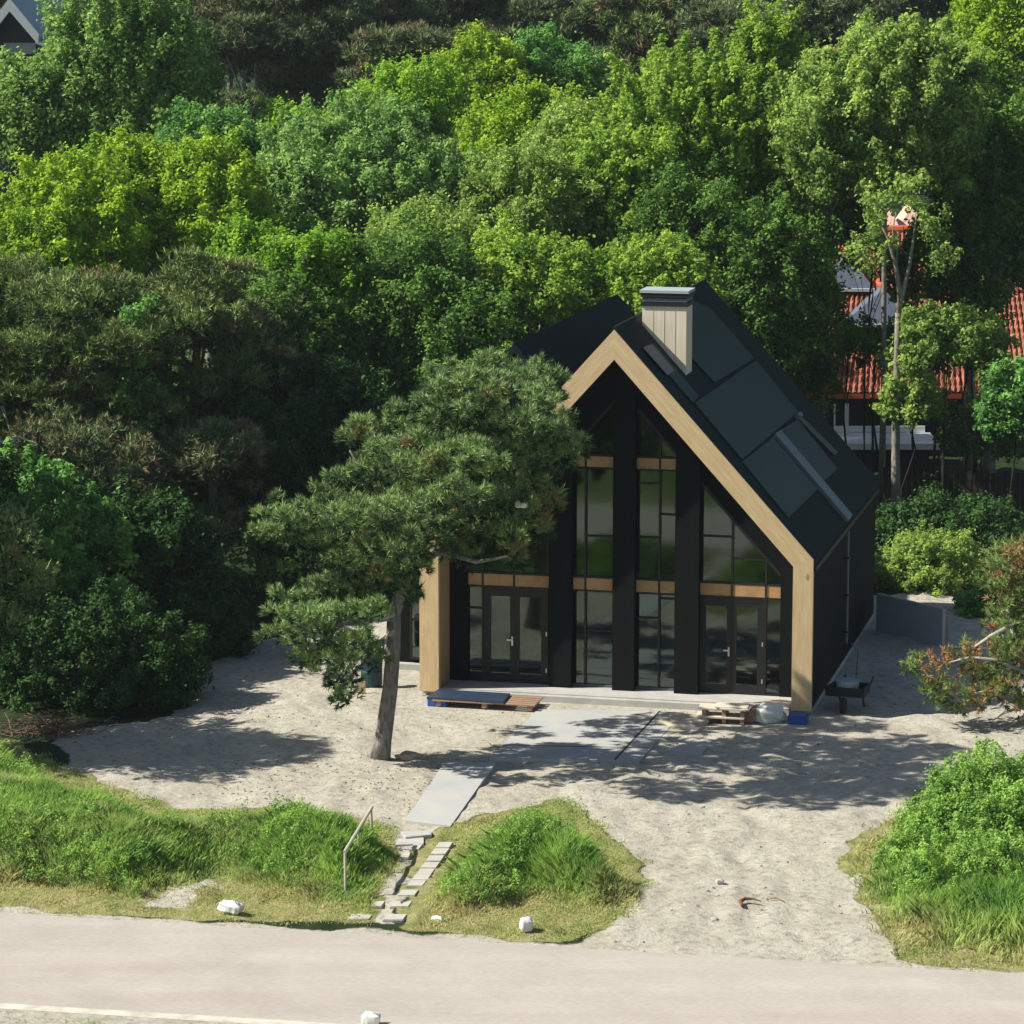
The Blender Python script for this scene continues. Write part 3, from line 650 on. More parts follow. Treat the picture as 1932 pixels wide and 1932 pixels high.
def ell_puffs(cen, rad, n, pr, r, lump=.22, lo=-.55, inner=.35, spikes=0):
    cen = np.array(cen); rad = np.array(rad)
    d = rdir(n*2, r); d = d[d[:, 2] > lo][:n]
    # the crown is a handful of big uneven masses with twigs standing out of them
    K = r.integers(9, 16); ld = rdir(K, r); la = r.uniform(.2, 1, K)
    f = np.full(len(d), .72)
    for q in range(K): f = np.maximum(f, .72+lump*1.3*la[q]*sstep(.3, 1., d@ld[q]))
    f *= 1-inner*r.random(len(d))**1.8
    f += .07*r.normal(size=len(d)) + .16*(r.random(len(d)) < .08)
    c = cen + d*rad*f[:, None]
    return c, pr*(.7+.6*r.random(len(d))), d
def limbs(mb, base, top, targets, r0, r):
    base = np.array(base, float); top = np.array(top, float)
    mid = [base+(top-base)*q + np.array([r.normal()*.12, r.normal()*.12, 0])*(1 if 0 < q < 1 else 0) for q in (0, .3, .6, .85, 1)]
    mid[0][2] -= .3
    mb.tube(mid, [r0*1.25, r0, r0*.8, r0*.55, r0*.3], 8)
    for tg in targets:
        q = r.uniform(.62, .92); st_ = base+(top-base)*q; m_ = (st_+tg)/2+np.array([0, 0, r.uniform(-.1, .4)])
        mb.tube([st_, m_, tg], [r0*.45*(1.2-q), r0*.28, r0*.08], 5)
def tree(kind, cx, top, Y, w, h, label, cat='tree', name='leafy_tree', group=None, n_leaf=22000, leaf=.16, puffs=330, pr=.5, seed=0, droop=0., lump=.22, bark='bark_pale', lo=-.55, plume=1., ry=None, inner=.35, dz=0, trunk_r=.2):
    """cx, top: photo position of the crown's middle and top; w, h: crown width and height in photo pixels; Y: distance"""
    r = np.random.default_rng(1000+seed); s = scl(Y)
    pt = at(cx, top, Y); rx = w/2/s*1.1; rz = h/2/s*1.05; g0 = float(gz(pt[0], Y))
    cen = np.array([pt[0], Y, pt[2]-rz*.97]); rad = (rx, ry or rx*.85, rz)
    root = empty(name, (cen[0], Y, g0)); tag(root, label, cat, group)
    n_leaf = int(n_leaf*1.35)
    P_ = ell_puffs(cen, rad, puffs, pr, r, lump, lo, inner)
    off = np.array([cen[0], Y, g0])
    mb = MB(); tg = P_[0][r.integers(0, len(P_[0]), 9)]
    limbs(mb, (0, 0, 0), cen+np.array([0, 0, rz*.3])-off, [q*.85+cen*.15-off for q in tg], trunk_r, r)
    mb.build('trunk', M[bark], root, smooth=True)
    crown('crown', (P_[0]-off, P_[1], P_[2]), kind, root, n_leaf, leaf, seed+5, droop, plume=plume)
    return root
def tufts(c, d, nn, ln, wd, r, spread=.65):
    """needle tufts: nn thin needles at every c along d"""
    n = len(c); cc = np.repeat(c, nn, 0); dd = np.repeat(d, nn, 0)
    nd = unit(dd + spread*r.normal(size=(n*nn, 3)))
    st_ = cc + dd*(r.random((n*nn, 1))-.6)*ln*.9
    tip = st_+nd*ln*(.75+.5*r.random((n*nn, 1)))
    sd_ = unit(np.cross(nd, rdir(n*nn, r)))*wd/2
    return np.stack([st_-sd_, st_+sd_, tip], 1).reshape(-1, 3)
def pine_crown(name, lobes, kind, parent, off, dens=9., nn=16, ln=.22, wd=.035, seed=0, dead=.04, flat=.7, deadfn=None, puffr=.42, cov=2.2):
    r = np.random.default_rng(2000+seed); C_, D_, T_, X_ = [], [], [], []
    for (c, rr) in lobes:
        rr = np.array(rr) if hasattr(rr, '__len__') else np.array([rr, rr, rr*flat])
        area = 4*math.pi*(rr[0]*rr[1]+rr[0]*rr[2]+rr[1]*rr[2])/3
        npf = max(5, int(area/(puffr*puffr*cov)))
        d = rdir(npf, r); pc = np.array(c)+d*rr*(.66+.42*r.random((npf, 1)))
        k = max(3, int(dens*4*math.pi*puffr*puffr*.6))
        dd = unit(r.normal(size=(npf*k, 3)) + np.repeat(d, k, 0)*.5 + np.array([0, 0, .75]))
        sc = np.repeat(.6+.8*r.random((npf, 1)), k, 0)
        tc_ = np.repeat(pc, k, 0)+dd*puffr*sc*np.array([1, 1, .75])*(.75+.3*r.random((npf*k, 1)))
        C_.append(tc_); D_.append(unit(dd+np.array([0, 0, .3])))
        T_.append(np.clip(.25+.5*dd[:, 2]+np.repeat(r.normal(size=npf)*.15, k), 0, 1))  # needles pointing up painted paler, as highlights on the clumps
        dpf = (r.random(npf) < dead).astype(float)
        X_.append(np.clip(np.repeat(dpf, k)*r.uniform(.5, 1, npf*k), 0, 1))
    c = np.vstack(C_); d = np.vstack(D_); tn = np.concatenate(T_); dx = np.concatenate(X_)
    if deadfn is not None: dx = np.maximum(dx, deadfn(c, r))
    V_ = tufts(c-off, d, nn, ln, wd, r)
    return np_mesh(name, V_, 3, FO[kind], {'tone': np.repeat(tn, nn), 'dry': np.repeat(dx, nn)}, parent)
def pine(kind, cx, top, Y, w, h, label, name='pine_tree', nl=16, seed=0, group=None, lr=1.1, trunk_r=.2, dens=10, nn=9, ln=.21, wd=.05, dead=.06, deadbranch=None, flat=.5, puffr=.42):
    r = np.random.default_rng(3000+seed); s = scl(Y); pt = at(cx, top, Y); rx = w/2/s; rz = h/2/s; g0 = float(gz(pt[0], Y))
    cen = np.array([pt[0], Y, pt[2]-rz]); off = np.array([cen[0], Y, g0])
    root = empty(name, off); tag(root, label, 'pine tree', group)
    lobes = []
    for k in range(nl):
        d = rdir(1, r)[0]; d[2] = r.uniform(-.9, .95)
        q = math.sqrt(max(.15, 1-d[2]**2*.8)); hd = unit(np.array([d[0], d[1], 0]))*q*r.uniform(.45, .8)
        lobes.append((cen+np.array([hd[0]*rx, hd[1]*rx*.9, d[2]*(rz-lr*.5)]), lr*r.uniform(.75, 1.25)))
    lobes.append((cen+np.array([0, 0, rz-lr*.6]), lr))
    mb = MB(); limbs(mb, (0, 0, 0), cen+np.array([0, 0, rz*.7])-off, [np.array(l[0])-off for l in lobes[:10]], trunk_r, r)
    mb.build('trunk', M['bark_pine'], root, smooth=True)
    pine_crown('crown', lobes, kind, root, off, dens, nn, ln, wd, seed, dead, flat, puffr=puffr)
    if deadbranch:
        MB().tube([at(x, y, Y-rx*.8)-off for x, y in deadbranch], [.06]+[.035]*(len(deadbranch)-2)+[.015], 5).build('dead_branch', M['deadwood'], root)
    return root
# ------------------------------------------------------------------ the wood behind and beside the house
BK = 'broadleaf trees behind the house'
# broadleaf: kind, cx, top, Y, w, h, label
tree('birch', 235, -40, 122, 260, 400, 'tall light green tree with drooping sprays in front of the pale-roofed house', n_leaf=60000, leaf=.19, puffs=520, pr=.42, seed=1, droop=.5, lump=.28, group=BK, plume=1.7)
tree('birch', 80, 100, 121, 220, 260, 'light green tree just below the pale-roofed house, at the left edge', n_leaf=24000, leaf=.19, puffs=220, seed=2, droop=.3, group=BK)
tree('deep', 300, 20, 132, 180, 330, 'dark green tree between the tall light green tree and the brown pines', n_leaf=24000, leaf=.2, puffs=240, seed=3, group=BK)
tree('lime', 120, 330, 103, 300, 300, 'yellow-green rounded tree at the left edge above the dark pines', n_leaf=46000, leaf=.16, puffs=420, pr=.42, seed=4, group=BK, lump=.3)
tree('lime', 240, 265, 106, 190, 290, 'yellow-green tree peaking just behind the rounded one at the left edge', n_leaf=32000, leaf=.16, puffs=300, pr=.42, seed=5, group=BK, lump=.3)
tree('lime', 400, 275, 105, 210, 300, 'vivid green domed tree with yellow top, left of the grey-green willow', n_leaf=40000, leaf=.16, puffs=360, pr=.42, seed=6, group=BK, lump=.3)
tree('cool', 395, 225, 118, 190, 200, 'bluish green tree peeping over the vivid domed one', n_leaf=20000, leaf=.17, puffs=200, seed=7, group=BK)
tree('bright', 550, 225, 121, 150, 180, 'small bright green tree crown right behind the willow, below the brown pines', n_leaf=18000, leaf=.17, puffs=180, seed=8, group=BK)
tree('willow', 690, 195, 111, 440, 430, 'big grey-green willow-like tree in the middle of the wood', n_leaf=110000, leaf=.15, puffs=900, pr=.38, seed=9, group=BK, lump=.2, droop=.15)
tree('willow', 560, 300, 108, 200, 300, 'grey-green willow-like tree leaning out left of the big one', n_leaf=36000, leaf=.15, puffs=320, pr=.38, seed=10, group=BK)
tree('bright', 770, 145, 127, 150, 160, 'bright green tree tip standing above the big willow beside the dead pale branch', n_leaf=14000, leaf=.17, puffs=160, seed=11, group=BK, lump=.35)
tree('bright', 680, 195, 124, 120, 120, 'small bright green crown on the left shoulder of the willow', n_leaf=10000, leaf=.17, puffs=110, seed=12, group=BK)
tree('lime', 915, 75, 135, 150, 240, 'yellow-green rounded tree left of the bluish green one, high in the wood', n_leaf=20000, leaf=.18, puffs=200, seed=13, group=BK)
tree('cool', 1030, 68, 137, 220, 260, 'bluish green rounded tree high in the wood below the dark pines', n_leaf=34000, leaf=.18, puffs=300, seed=14, group=BK)
tree('lime', 1000, 195, 122, 230, 210, 'bright yellow tree between the willow and the big maple', n_leaf=30000, leaf=.17, puffs=280, seed=15, group=BK, lump=.3)
tree('olive', 1090, 210, 118, 170, 220, 'olive-yellow tree tucked against the left side of the big maple', n_leaf=22000, leaf=.17, puffs=210, seed=16, group=BK)
tree('olive', 985, 300, 109, 240, 300, 'fine-twigged olive green tree right of the willow', n_leaf=44000, leaf=.14, puffs=400, pr=.38, seed=17, group=BK)
tree('maple', 1310, 95, 113, 390, 480, 'big maple with upright leafy plumes above the chimney', n_leaf=110000, leaf=.17, puffs=900, pr=.33, seed=18, group=BK, lump=.26, plume=1.6, trunk_r=.3)
tree('maple', 1450, 45, 117, 150, 260, 'narrow tall maple top right behind the big maple', n_leaf=20000, leaf=.17, puffs=170, pr=.33, seed=19, group=BK, plume=1.6)
tree('maple', 1180, 250, 110, 230, 330, 'lower maple filling in left of the big one', n_leaf=44000, leaf=.17, puffs=380, pr=.34, seed=20, group=BK, plume=1.5)
tree('olive', 1680, 60, 108.5, 340, 370, 'broad olive-green tree with a slim forked grey trunk in front of the red-roofed house', n_leaf=80000, leaf=.17, puffs=620, pr=.4, seed=21, group=BK, lump=.3, lo=-.7, trunk_r=.1)
tree('olive', 1560, 130, 111, 170, 300, 'olive tree between the big maple and the broad olive one', n_leaf=26000, leaf=.17, puffs=230, pr=.4, seed=22, group=BK)
tree('lime', 1895, -30, 133, 190, 230, 'bright lime-green tree in the top right corner', n_leaf=34000, leaf=.19, puffs=300, seed=23, group=BK)
tree('deep', 1880, 190, 112, 180, 420, 'dark green tree at the right edge above the red roof', n_leaf=40000, leaf=.18, puffs=330, seed=24, group=BK)
tree('maple', 1850, 110, 117, 160, 260, 'green tree right of the broad olive one, under the lime tree', n_leaf=22000, leaf=.18, puffs=200, seed=25, group=BK)
tree('bright', 1420, 30, 165, 130, 110, 'small lime-tipped tree far back among the dark pines', n_leaf=9000, leaf=.22, puffs=90, seed=26, group=BK, lump=.4)
tree('bright', 470, 455, 100, 160, 190, 'saturated green tree above the dark hollow left of the house', n_leaf=26000, leaf=.15, puffs=240, pr=.38, seed=27, group=BK, lump=.35)
tree('bright', 600, 450, 99, 150, 230, 'saturated green tree below the middle of the willow', n_leaf=26000, leaf=.15, puffs=240, pr=.38, seed=28, group=BK, lump=.35)
tree('deep', 560, 560, 97.5, 260, 320, 'shaded dark green tree on the edge of the hollow left of the house', n_leaf=40000, leaf=.15, puffs=320, seed=29, group=BK)
tree('deep', 780, 470, 100, 300, 330, 'shaded dark green tree behind the crown of the lone pine', n_leaf=46000, leaf=.15, puffs=380, seed=30, group=BK)
tree('olive', 800, 400, 104, 220, 260, 'yellow-flecked green tree under the right side of the willow', n_leaf=30000, leaf=.15, puffs=280, seed=31, group=BK)
tree('maple', 1010, 450, 101.5, 260, 240, 'mid green tree close behind the left roof of the gabled house', n_leaf=36000, leaf=.15, puffs=320, pr=.4, seed=32, group=BK)
tree('maple', 1230, 470, 102, 260, 230, 'green tree close behind the chimney', n_leaf=34000, leaf=.15, puffs=300, pr=.4, seed=33, group=BK)
tree('deep', 1440, 380, 107, 220, 380, 'dark leafy tree behind the rear gable of the house, left of the red roof', n_leaf=30000, leaf=.16, puffs=260, seed=34, group=BK)
tree('deep', 1300, 350, 108, 240, 320, 'dark green tree beneath the big maple', n_leaf=28000, leaf=.16, puffs=260, seed=35, group=BK)
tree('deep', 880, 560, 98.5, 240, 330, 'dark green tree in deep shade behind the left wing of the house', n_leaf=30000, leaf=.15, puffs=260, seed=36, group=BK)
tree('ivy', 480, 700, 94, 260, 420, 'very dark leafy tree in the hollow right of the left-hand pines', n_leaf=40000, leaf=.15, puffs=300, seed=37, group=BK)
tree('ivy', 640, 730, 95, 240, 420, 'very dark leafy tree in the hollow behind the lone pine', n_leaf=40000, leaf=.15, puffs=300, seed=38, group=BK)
# between the camera and the red-roofed house
tree('olive', 1790, 590, 105, 175, 135, 'low olive-green leafy bough in front of the red roof', n_leaf=13000, leaf=.17, puffs=130, pr=.36, trunk_r=.045, bark='fence', seed=40, group=BK, lump=.4)
tree('olive', 1720, 715, 104.5, 80, 90, 'small olive-green sprig crown below the orange tiles', n_leaf=5000, leaf=.17, puffs=55, pr=.32, trunk_r=.045, bark='fence', seed=41, group=BK, lump=.4)
tree('cool', 1915, 705, 103, 100, 150, 'cool green leafy tree at the right edge under the red roof', n_leaf=13000, leaf=.17, puffs=120, pr=.36, trunk_r=.045, bark='fence', seed=42, group=BK, lump=.35)
tree('deep', 1580, 330, 118, 130, 190, 'dark leafy tree overhanging the left end of the red roof', n_leaf=12000, leaf=.18, puffs=130, trunk_r=.045, bark='fence', seed=43, group=BK)
tree('deep', 1650, 620, 114, 130, 50, 'sparse dark tree crossing the middle of the orange roof', n_leaf=1600, leaf=.2, puffs=35, trunk_r=.045, bark='fence', seed=44, group=BK)
tree('deep', 1850, 440, 116, 150, 110, 'dark tree hiding most of the right half of the red roof', n_leaf=17000, leaf=.18, puffs=170, trunk_r=.045, bark='fence', seed=45, group=BK)
tree('deep', 1500, 560, 109, 130, 300, 'dark leafy tree along the right roof edge of the gabled house', n_leaf=11000, leaf=.16, puffs=110, trunk_r=.045, bark='fence', seed=46, group=BK)
for k_, (x_, y_, Y_, w_, h_, nl_, lb_) in enumerate([(1520, 440, 110, 120, 220, 6500, 'dark tree hanging over the left end of the orange roof, lowest of the group'), (1600, 640, 110, 80, 50, 700, 'dark leafy crown before the middle of the orange roof, left of the slim pale trunk'),
   (1770, 430, 112, 130, 190, 9000, 'dark leafy crown between the slim pale trunk and the right end of the orange roof'), (1820, 640, 111, 90, 70, 1600, 'dark leafy crown over the lower right part of the orange roof'), (1640, 465, 113, 90, 70, 1300, 'dark leafy sprays crossing the top of the orange roof'),
   (1860, 770, 106, 130, 110, 3500, 'dark leafy crown under the right end of the orange roof'),
   (1845, 530, 112, 100, 170, 5500, 'dark leafy crown over the upper right part of the orange roof'), (1650, 655, 113, 90, 60, 1100, 'thin dark sprays hanging before the lower left tiles of the orange roof'), (1735, 610, 114, 90, 120, 3000, 'dark leafy crown just right of the slim pale trunk before the orange roof')]):
    tree('maple' if k_ in (4,) else 'deep', x_, y_, Y_, w_, h_, lb_, n_leaf=nl_, leaf=.17, puffs=nl_//70, pr=.36, seed=200+k_, group=BK, lump=.35, trunk_r=.045, bark='fence')
# shrubs
SH = 'shrubs round the sand'
def shrub(*a, **k): k.setdefault('name', 'leafy_shrub'); k.setdefault('cat', 'shrub'); k.setdefault('group', SH); k.setdefault('trunk_r', .06); return tree(*a, **k)
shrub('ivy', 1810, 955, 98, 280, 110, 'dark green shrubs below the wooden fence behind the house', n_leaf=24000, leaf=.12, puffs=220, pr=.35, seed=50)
shrub('olive', 1760, 1020, 95, 220, 130, 'pale yellow-green bush above the grey board right of the house', n_leaf=26000, leaf=.10, puffs=240, pr=.28, seed=51)
shrub('birch', 1700, 1040, 96, 90, 90, 'pale green bush touching the rear corner of the black side wall', n_leaf=9000, leaf=.12, puffs=80, pr=.28, seed=52)
shrub('cool', 1885, 1110, 91, 150, 130, 'cool green bush right of the grey board behind the dwarf pine', n_leaf=12000, leaf=.12, puffs=110, pr=.28, seed=53)
shrub('cool', 90, 900, 83, 320, 420, 'bluish green maple-leaved bush at the left edge under the pines', n_leaf=36000, leaf=.17, puffs=260, pr=.36, seed=54, lump=.4, name='leafy_tree', cat='tree')
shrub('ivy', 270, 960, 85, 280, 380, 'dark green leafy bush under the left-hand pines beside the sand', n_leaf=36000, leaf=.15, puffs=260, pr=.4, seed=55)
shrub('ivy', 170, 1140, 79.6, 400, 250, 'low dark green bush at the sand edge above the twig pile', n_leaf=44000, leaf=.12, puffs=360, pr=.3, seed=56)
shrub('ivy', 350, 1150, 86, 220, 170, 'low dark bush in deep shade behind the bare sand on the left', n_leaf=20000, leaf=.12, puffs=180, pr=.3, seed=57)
# rose bush front right
shrub('rose', 1880, 1445, 64.6, 290, 380, 'large rose bush with round bright leaves at the right edge beside the sandy drive', n_leaf=120000, leaf=.075, puffs=700, pr=.26, seed=58, lump=.22, lo=-.8, ry=2.2)
shrub('rose', 1755, 1545, 64., 170, 230, 'rounded green bush forming the left flank of the large rose bush', n_leaf=34000, leaf=.07, puffs=330, pr=.22, seed=59, lo=-.8)
shrub('rose', 1840, 1590, 61.6, 270, 300, 'front part of the rose hedge reaching down to the dry verge at the right', n_leaf=60000, leaf=.07, puffs=480, pr=.2, seed=66, lo=-.8)
shrub('rose', 1740, 1640, 62.6, 120, 150, 'low green clump at the front left foot of the rose hedge', n_leaf=18000, leaf=.09, puffs=150, pr=.18, seed=67, lo=-.8)
shrub('rose', 1960, 1560, 62.8, 300, 260, 'green rose bush cut by the right edge of the picture', n_leaf=50000, leaf=.075, puffs=420, pr=.22, seed=60, lo=-.8)
shrub('bright', 1640, 1605, 67., 60, 60, 'small bright green sprout left of the rose bushes on the sand', n_leaf=4500, leaf=.09, puffs=50, pr=.16, seed=61, lo=-.6)
shrub('bright', 318, 1340, 79, 60, 34, 'small green weed on the sand below the dark bush', n_leaf=1800, leaf=.08, puffs=26, pr=.12, seed=62, lo=-.2, name='weed', cat='weed')
shrub('bright', 362, 1355, 78.6, 50, 20, 'flat bright green weed right of the small one on the sand', n_leaf=1500, leaf=.08, puffs=22, pr=.10, seed=63, lo=-.2, name='weed', cat='weed')
# pines
PN = 'dark pines of the wood'
pine('pine', 190, 520, 92, 380, 380, 'broad dark pine at the left with brownish olive crown', seed=1, nl=26, lr=1.0, group=PN)
pine('pine', 20, 490, 95, 300, 420, 'dark pine cut by the left edge below the yellow-green tree', seed=2, nl=22, lr=1.0, group=PN)
pine('pine', 370, 485, 94, 300, 400, 'dark pine with ivy-hung trunk between the broad left pine and the hollow', seed=3, nl=22, lr=.95, group=PN, dead=.12)
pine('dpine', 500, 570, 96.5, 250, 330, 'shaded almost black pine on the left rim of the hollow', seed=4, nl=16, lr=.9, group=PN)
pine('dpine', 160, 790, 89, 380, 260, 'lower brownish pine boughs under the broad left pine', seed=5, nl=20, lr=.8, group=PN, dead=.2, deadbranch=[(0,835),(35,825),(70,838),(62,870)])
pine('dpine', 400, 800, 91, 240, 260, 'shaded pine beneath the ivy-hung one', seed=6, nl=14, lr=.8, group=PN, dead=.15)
pine('pine', 40, 640, 91.5, 220, 300, 'dark pine in front at the left edge with a bare pale branch', seed=26, nl=14, lr=.85, group=PN, dead=.15, deadbranch=[(4,765),(12,790),(20,815)])
pine('dpine', 480, -40, 148, 250, 300, 'brown-green pine with pale slim trunk at the top left of the wood', seed=7, nl=18, lr=1.3, group=PN, dead=.15, nn=7, ln=.28, wd=.07)
pine('dpine', 600, -60, 152, 230, 330, 'dark pine right of the brown-green one at the top', seed=8, nl=18, lr=1.3, group=PN, nn=7, ln=.28, wd=.07)
pine('dpine', 770, 55, 146, 250, 180, 'wide flat brownish pine with a bare white branch', seed=9, nl=14, lr=1.2, group=PN, dead=.3, nn=7, ln=.28, wd=.07, deadbranch=[(712,150),(718,168),(730,180),(738,184)])
pine('dpine', 720, -70, 158, 230, 260, 'dark pine at the top edge left of the middle', seed=10, nl=16, lr=1.4, group=PN, nn=7, ln=.3, wd=.08)
pine('dpine', 430, -60, 160, 180, 240, 'dark pine peeping out behind the brown-green one', seed=11, nl=12, lr=1.4, group=PN, nn=7, ln=.3, wd=.08)
pine('dpine', 900, -60, 165, 220, 240, 'dark pine at the top edge above the bluish green tree, left', seed=12, nl=16, lr=1.4, group=PN, nn=7, ln=.3, wd=.08)
pine('dpine', 1060, -40, 162, 220, 220, 'dark pine at the top edge above the bluish green tree, right', seed=13, nl=16, lr=1.4, group=PN, nn=7, ln=.3, wd=.08)
pine('pine', 1200, -10, 158, 230, 230, 'olive-brown pine with reddish boughs left of the big maple top', seed=14, nl=16, lr=1.3, group=PN, dead=.35, nn=7, ln=.3, wd=.08)
pine('dpine', 1340, 10, 155, 220, 210, 'dark pine behind the plumes of the big maple', seed=15, nl=16, lr=1.3, group=PN, nn=7, ln=.3, wd=.08)
pine('dpine', 1560, -20, 150, 230, 260, 'dark pine above the notch between maple and olive tree', seed=16, nl=16, lr=1.3, group=PN, nn=7, ln=.3, wd=.08)
pine('dpine', 1730, -70, 160, 250, 240, 'dark pine behind the broad olive tree at the top edge', seed=17, nl=16, lr=1.4, group=PN, nn=7, ln=.3, wd=.08)
pine('dpine', 1300, -70, 185, 280, 220, 'far dark pine at the top edge right of the middle', seed=18, nl=16, lr=1.7, group=PN, nn=7, ln=.3, wd=.082)
pine('dpine', 1560, -90, 190, 280, 220, 'far dark pine at the top edge towards the right', seed=19, nl=16, lr=1.7, group=PN, nn=7, ln=.3, wd=.082)
pine('dpine', 1010, -95, 190, 280, 240, 'far dark pine at the top edge in the middle', seed=20, nl=16, lr=1.7, group=PN, nn=7, ln=.3, wd=.082)
pine('dpine', 560, -100, 185, 280, 240, 'far dark pine at the top edge behind the pale slim trunk', seed=21, nl=16, lr=1.7, group=PN, nn=7, ln=.3, wd=.082)
pine('dpine', 330, -90, 175, 200, 240, 'far dark pine behind the tall light green tree', seed=22, nl=14, lr=1.5, group=PN, nn=7, ln=.3, wd=.082)
pine('dpine', 1850, -90, 175, 260, 220, 'far dark pine behind the lime-green corner tree', seed=23, nl=14, lr=1.6, group=PN, nn=7, ln=.3, wd=.082)
pine('dpine', -60, -60, 180, 220, 300, 'far dark pine left of the pale-roofed house', seed=24, nl=14, lr=1.6, group=PN, nn=7, ln=.3, wd=.082)
# a far-off wood closes the view behind
r_ = np.random.default_rng(77); n_ = 1500
cx_ = r_.uniform(-75, 75, n_); cy_ = r_.uniform(205, 250, n_); cz_ = 4+ (cy_-205)*.06 + r_.uniform(1, 14, n_)
wd_ = rdir(n_, r_)
o = crown('far_wood', (np.stack([cx_, cy_, cz_], 1), r_.uniform(1, 2.2, n_), unit(wd_+np.array([0, -.5, .5]))), 'deep', None, 60000, .55, 78)
tag(o, 'dark green mass of the far wood closing the view at the top', 'wood', kind='stuff')
# off to the left, beyond the frame: pines whose shade falls across the sand
pine('fpine', -140, 880, 74.6, 400, 420, 'pine standing on the sand left of the lone pine', seed=31, nl=20, lr=1.1, group=None, nn=9, wd=.05, dens=7)
pine('fpine', -230, 740, 73.0, 330, 460, 'tall pine beyond the left edge whose shade falls on the sand', seed=32, nl=18, lr=1.1, group=None, nn=9, wd=.05, dens=7)
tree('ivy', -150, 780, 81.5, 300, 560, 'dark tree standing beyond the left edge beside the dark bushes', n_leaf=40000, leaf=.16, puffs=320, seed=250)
tree('deep', -330, 560, 86, 360, 560, 'tall dark tree beyond the left edge behind the nearer one', n_leaf=40000, leaf=.18, puffs=320, seed=251)
# undergrowth filling the ground under the trees
r_ = np.random.default_rng(81); n_ = 2600
ux = r_.uniform(-30, 30, n_); uy = r_.uniform(90, 150, n_)
ok = (sdist(np.stack([ux, uy], 1), sand_poly) < -1) & (np.abs(ux) < uy*.19) & (sdist(np.stack([ux, uy], 1), flat_poly) < -3)
ok &= ~((ux > 8) & (uy < 142))
ux, uy = ux[ok], uy[ok]; uz = gz(ux, uy)+r_.uniform(.2, 2.6, len(ux))
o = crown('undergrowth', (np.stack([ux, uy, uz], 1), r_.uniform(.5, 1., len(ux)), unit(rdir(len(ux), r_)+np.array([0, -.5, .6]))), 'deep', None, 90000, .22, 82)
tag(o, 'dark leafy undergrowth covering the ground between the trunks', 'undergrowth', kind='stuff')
# ------------------------------------------------------------------ foreground pine
FY = 74.0
fb = G(722, 1432); off = np.array([fb[0], fb[1], 0]); FY = float(fb[1])
root = empty('pine_tree', off); tag(root, 'lone green pine with bare grey trunk standing in the sand before the glazed house', 'pine tree')
def fp(x, y, dy=0): return at(x, y, FY+dy)
tr = [fp(715,1442), fp(722,1400), fp(736,1300), fp(742,1220), fp(743,1160), fp(765,1080), fp(815,990), fp(870,900), fp(915,810), fp(930,740)]
tb = MB().tube([p-off for p in tr], [.27,.205,.18,.17,.16,.14,.12,.10,.07,.04], 12)
br = [((745,1165,0),(700,1165,-.5),(640,1178,-.9),(590,1190,-1)), ((743,1150,0),(700,1100,.5),(640,1050,.6),(570,990,.3)), ((765,1080,0),(830,1040,-.7),(900,1060,-1.1),(960,1050,-1.4)),
      ((815,990,0),(900,960,.8),(1000,900,1.2),(1060,860,1.2)), ((800,1010,0),(740,960,.8),(690,900,1.2),(660,850,1.)), ((870,900,0),(960,870,-1.),(1030,820,-1.3)), ((880,880,0),(840,780,1.2),(800,740,1.6)), ((740,1200,0),(715,1215,-.3),(690,1250,-.9),(650,1280,-1.2)),
      ((765,1085,0),(780,1060,-1.2),(760,1040,-2.2)), ((870,900,0),(900,850,2),(930,800,2.6)), ((880,870,0),(930,830,-2),(900,780,-2.4))]
for q in br:
    n_ = len(q); tb.tube([fp(*p)-off for p in q], [.11-.085*i/(n_-1) for i in range(n_)], 6)
tb.build('trunk', M['bark_pine'], root, smooth=True)
MB().tube([fp(742,1158,-.2)-off, fp(722,1166,-.4)-off, fp(700,1172,-.6)-off, fp(678,1184,-.7)-off], [.07,.055,.035,.02], 6).build('dead_branch', M['deadwood'], root)
MB().tube([fp(742,1190,-.2)-off, fp(730,1200,-.4)-off, fp(722,1225,-.6)-off], [.05,.04,.02], 6).build('dead_branch', M['deadwood'], root)
s = scl(FY)
FL = [(905,745,75,0),(965,735,70,.6),(1010,720,50,.2),(855,720,60,.8),(830,780,75,-.3),(900,800,90,-1.3),(980,800,80,-1),(1030,800,55,0),(760,810,65,.5),(700,820,55,.4),(1050,860,45,.2),
      (740,880,80,-.5),(810,870,85,-1.6),(900,870,70,-2),(690,910,55,1),(640,900,38,.3),(960,900,60,1.6),(1030,930,55,1.0),(1085,845,26,.6),
      (700,970,70,-.3),(770,960,75,-1.3),(850,960,55,-.4),(560,985,62,.2),(520,1000,45,-.3),(600,1010,50,.6),(560,950,45,.7),(600,940,35,0),
      (670,1040,65,-.5),(740,1060,75,-1.2),(810,1050,60,-.8),(850,1020,45,.5),(700,1100,60,.4),(760,1110,48,-.6),(920,990,50,1.2),
      (1000,985,50,.4),(960,1040,42,-.5),(940,950,40,.8),(885,1040,38,.4),
      (620,1120,55,.4),(560,1150,52,0),(530,1185,42,-.4),(590,1190,60,-.5),(650,1180,50,-.9),(610,1240,50,-.6),(665,1235,42,-1),(560,1230,35,0),(650,1280,28,-.8),(650,1318,16,-.8),(700,1240,28,-.6),
      (860,850,70,2.2),(930,780,70,2.6),(800,900,70,2.4),(740,1000,60,2.2),(880,930,50,-2.6),(820,820,60,-2.6),(1000,850,50,-2.2),(950,700,48,1.4),(1040,760,30,.3)]
lobes = [(fp(x, y, dy), np.array([rr/s, rr/s*1.05, rr/s*.72])*.75) for x, y, rr, dy in FL]
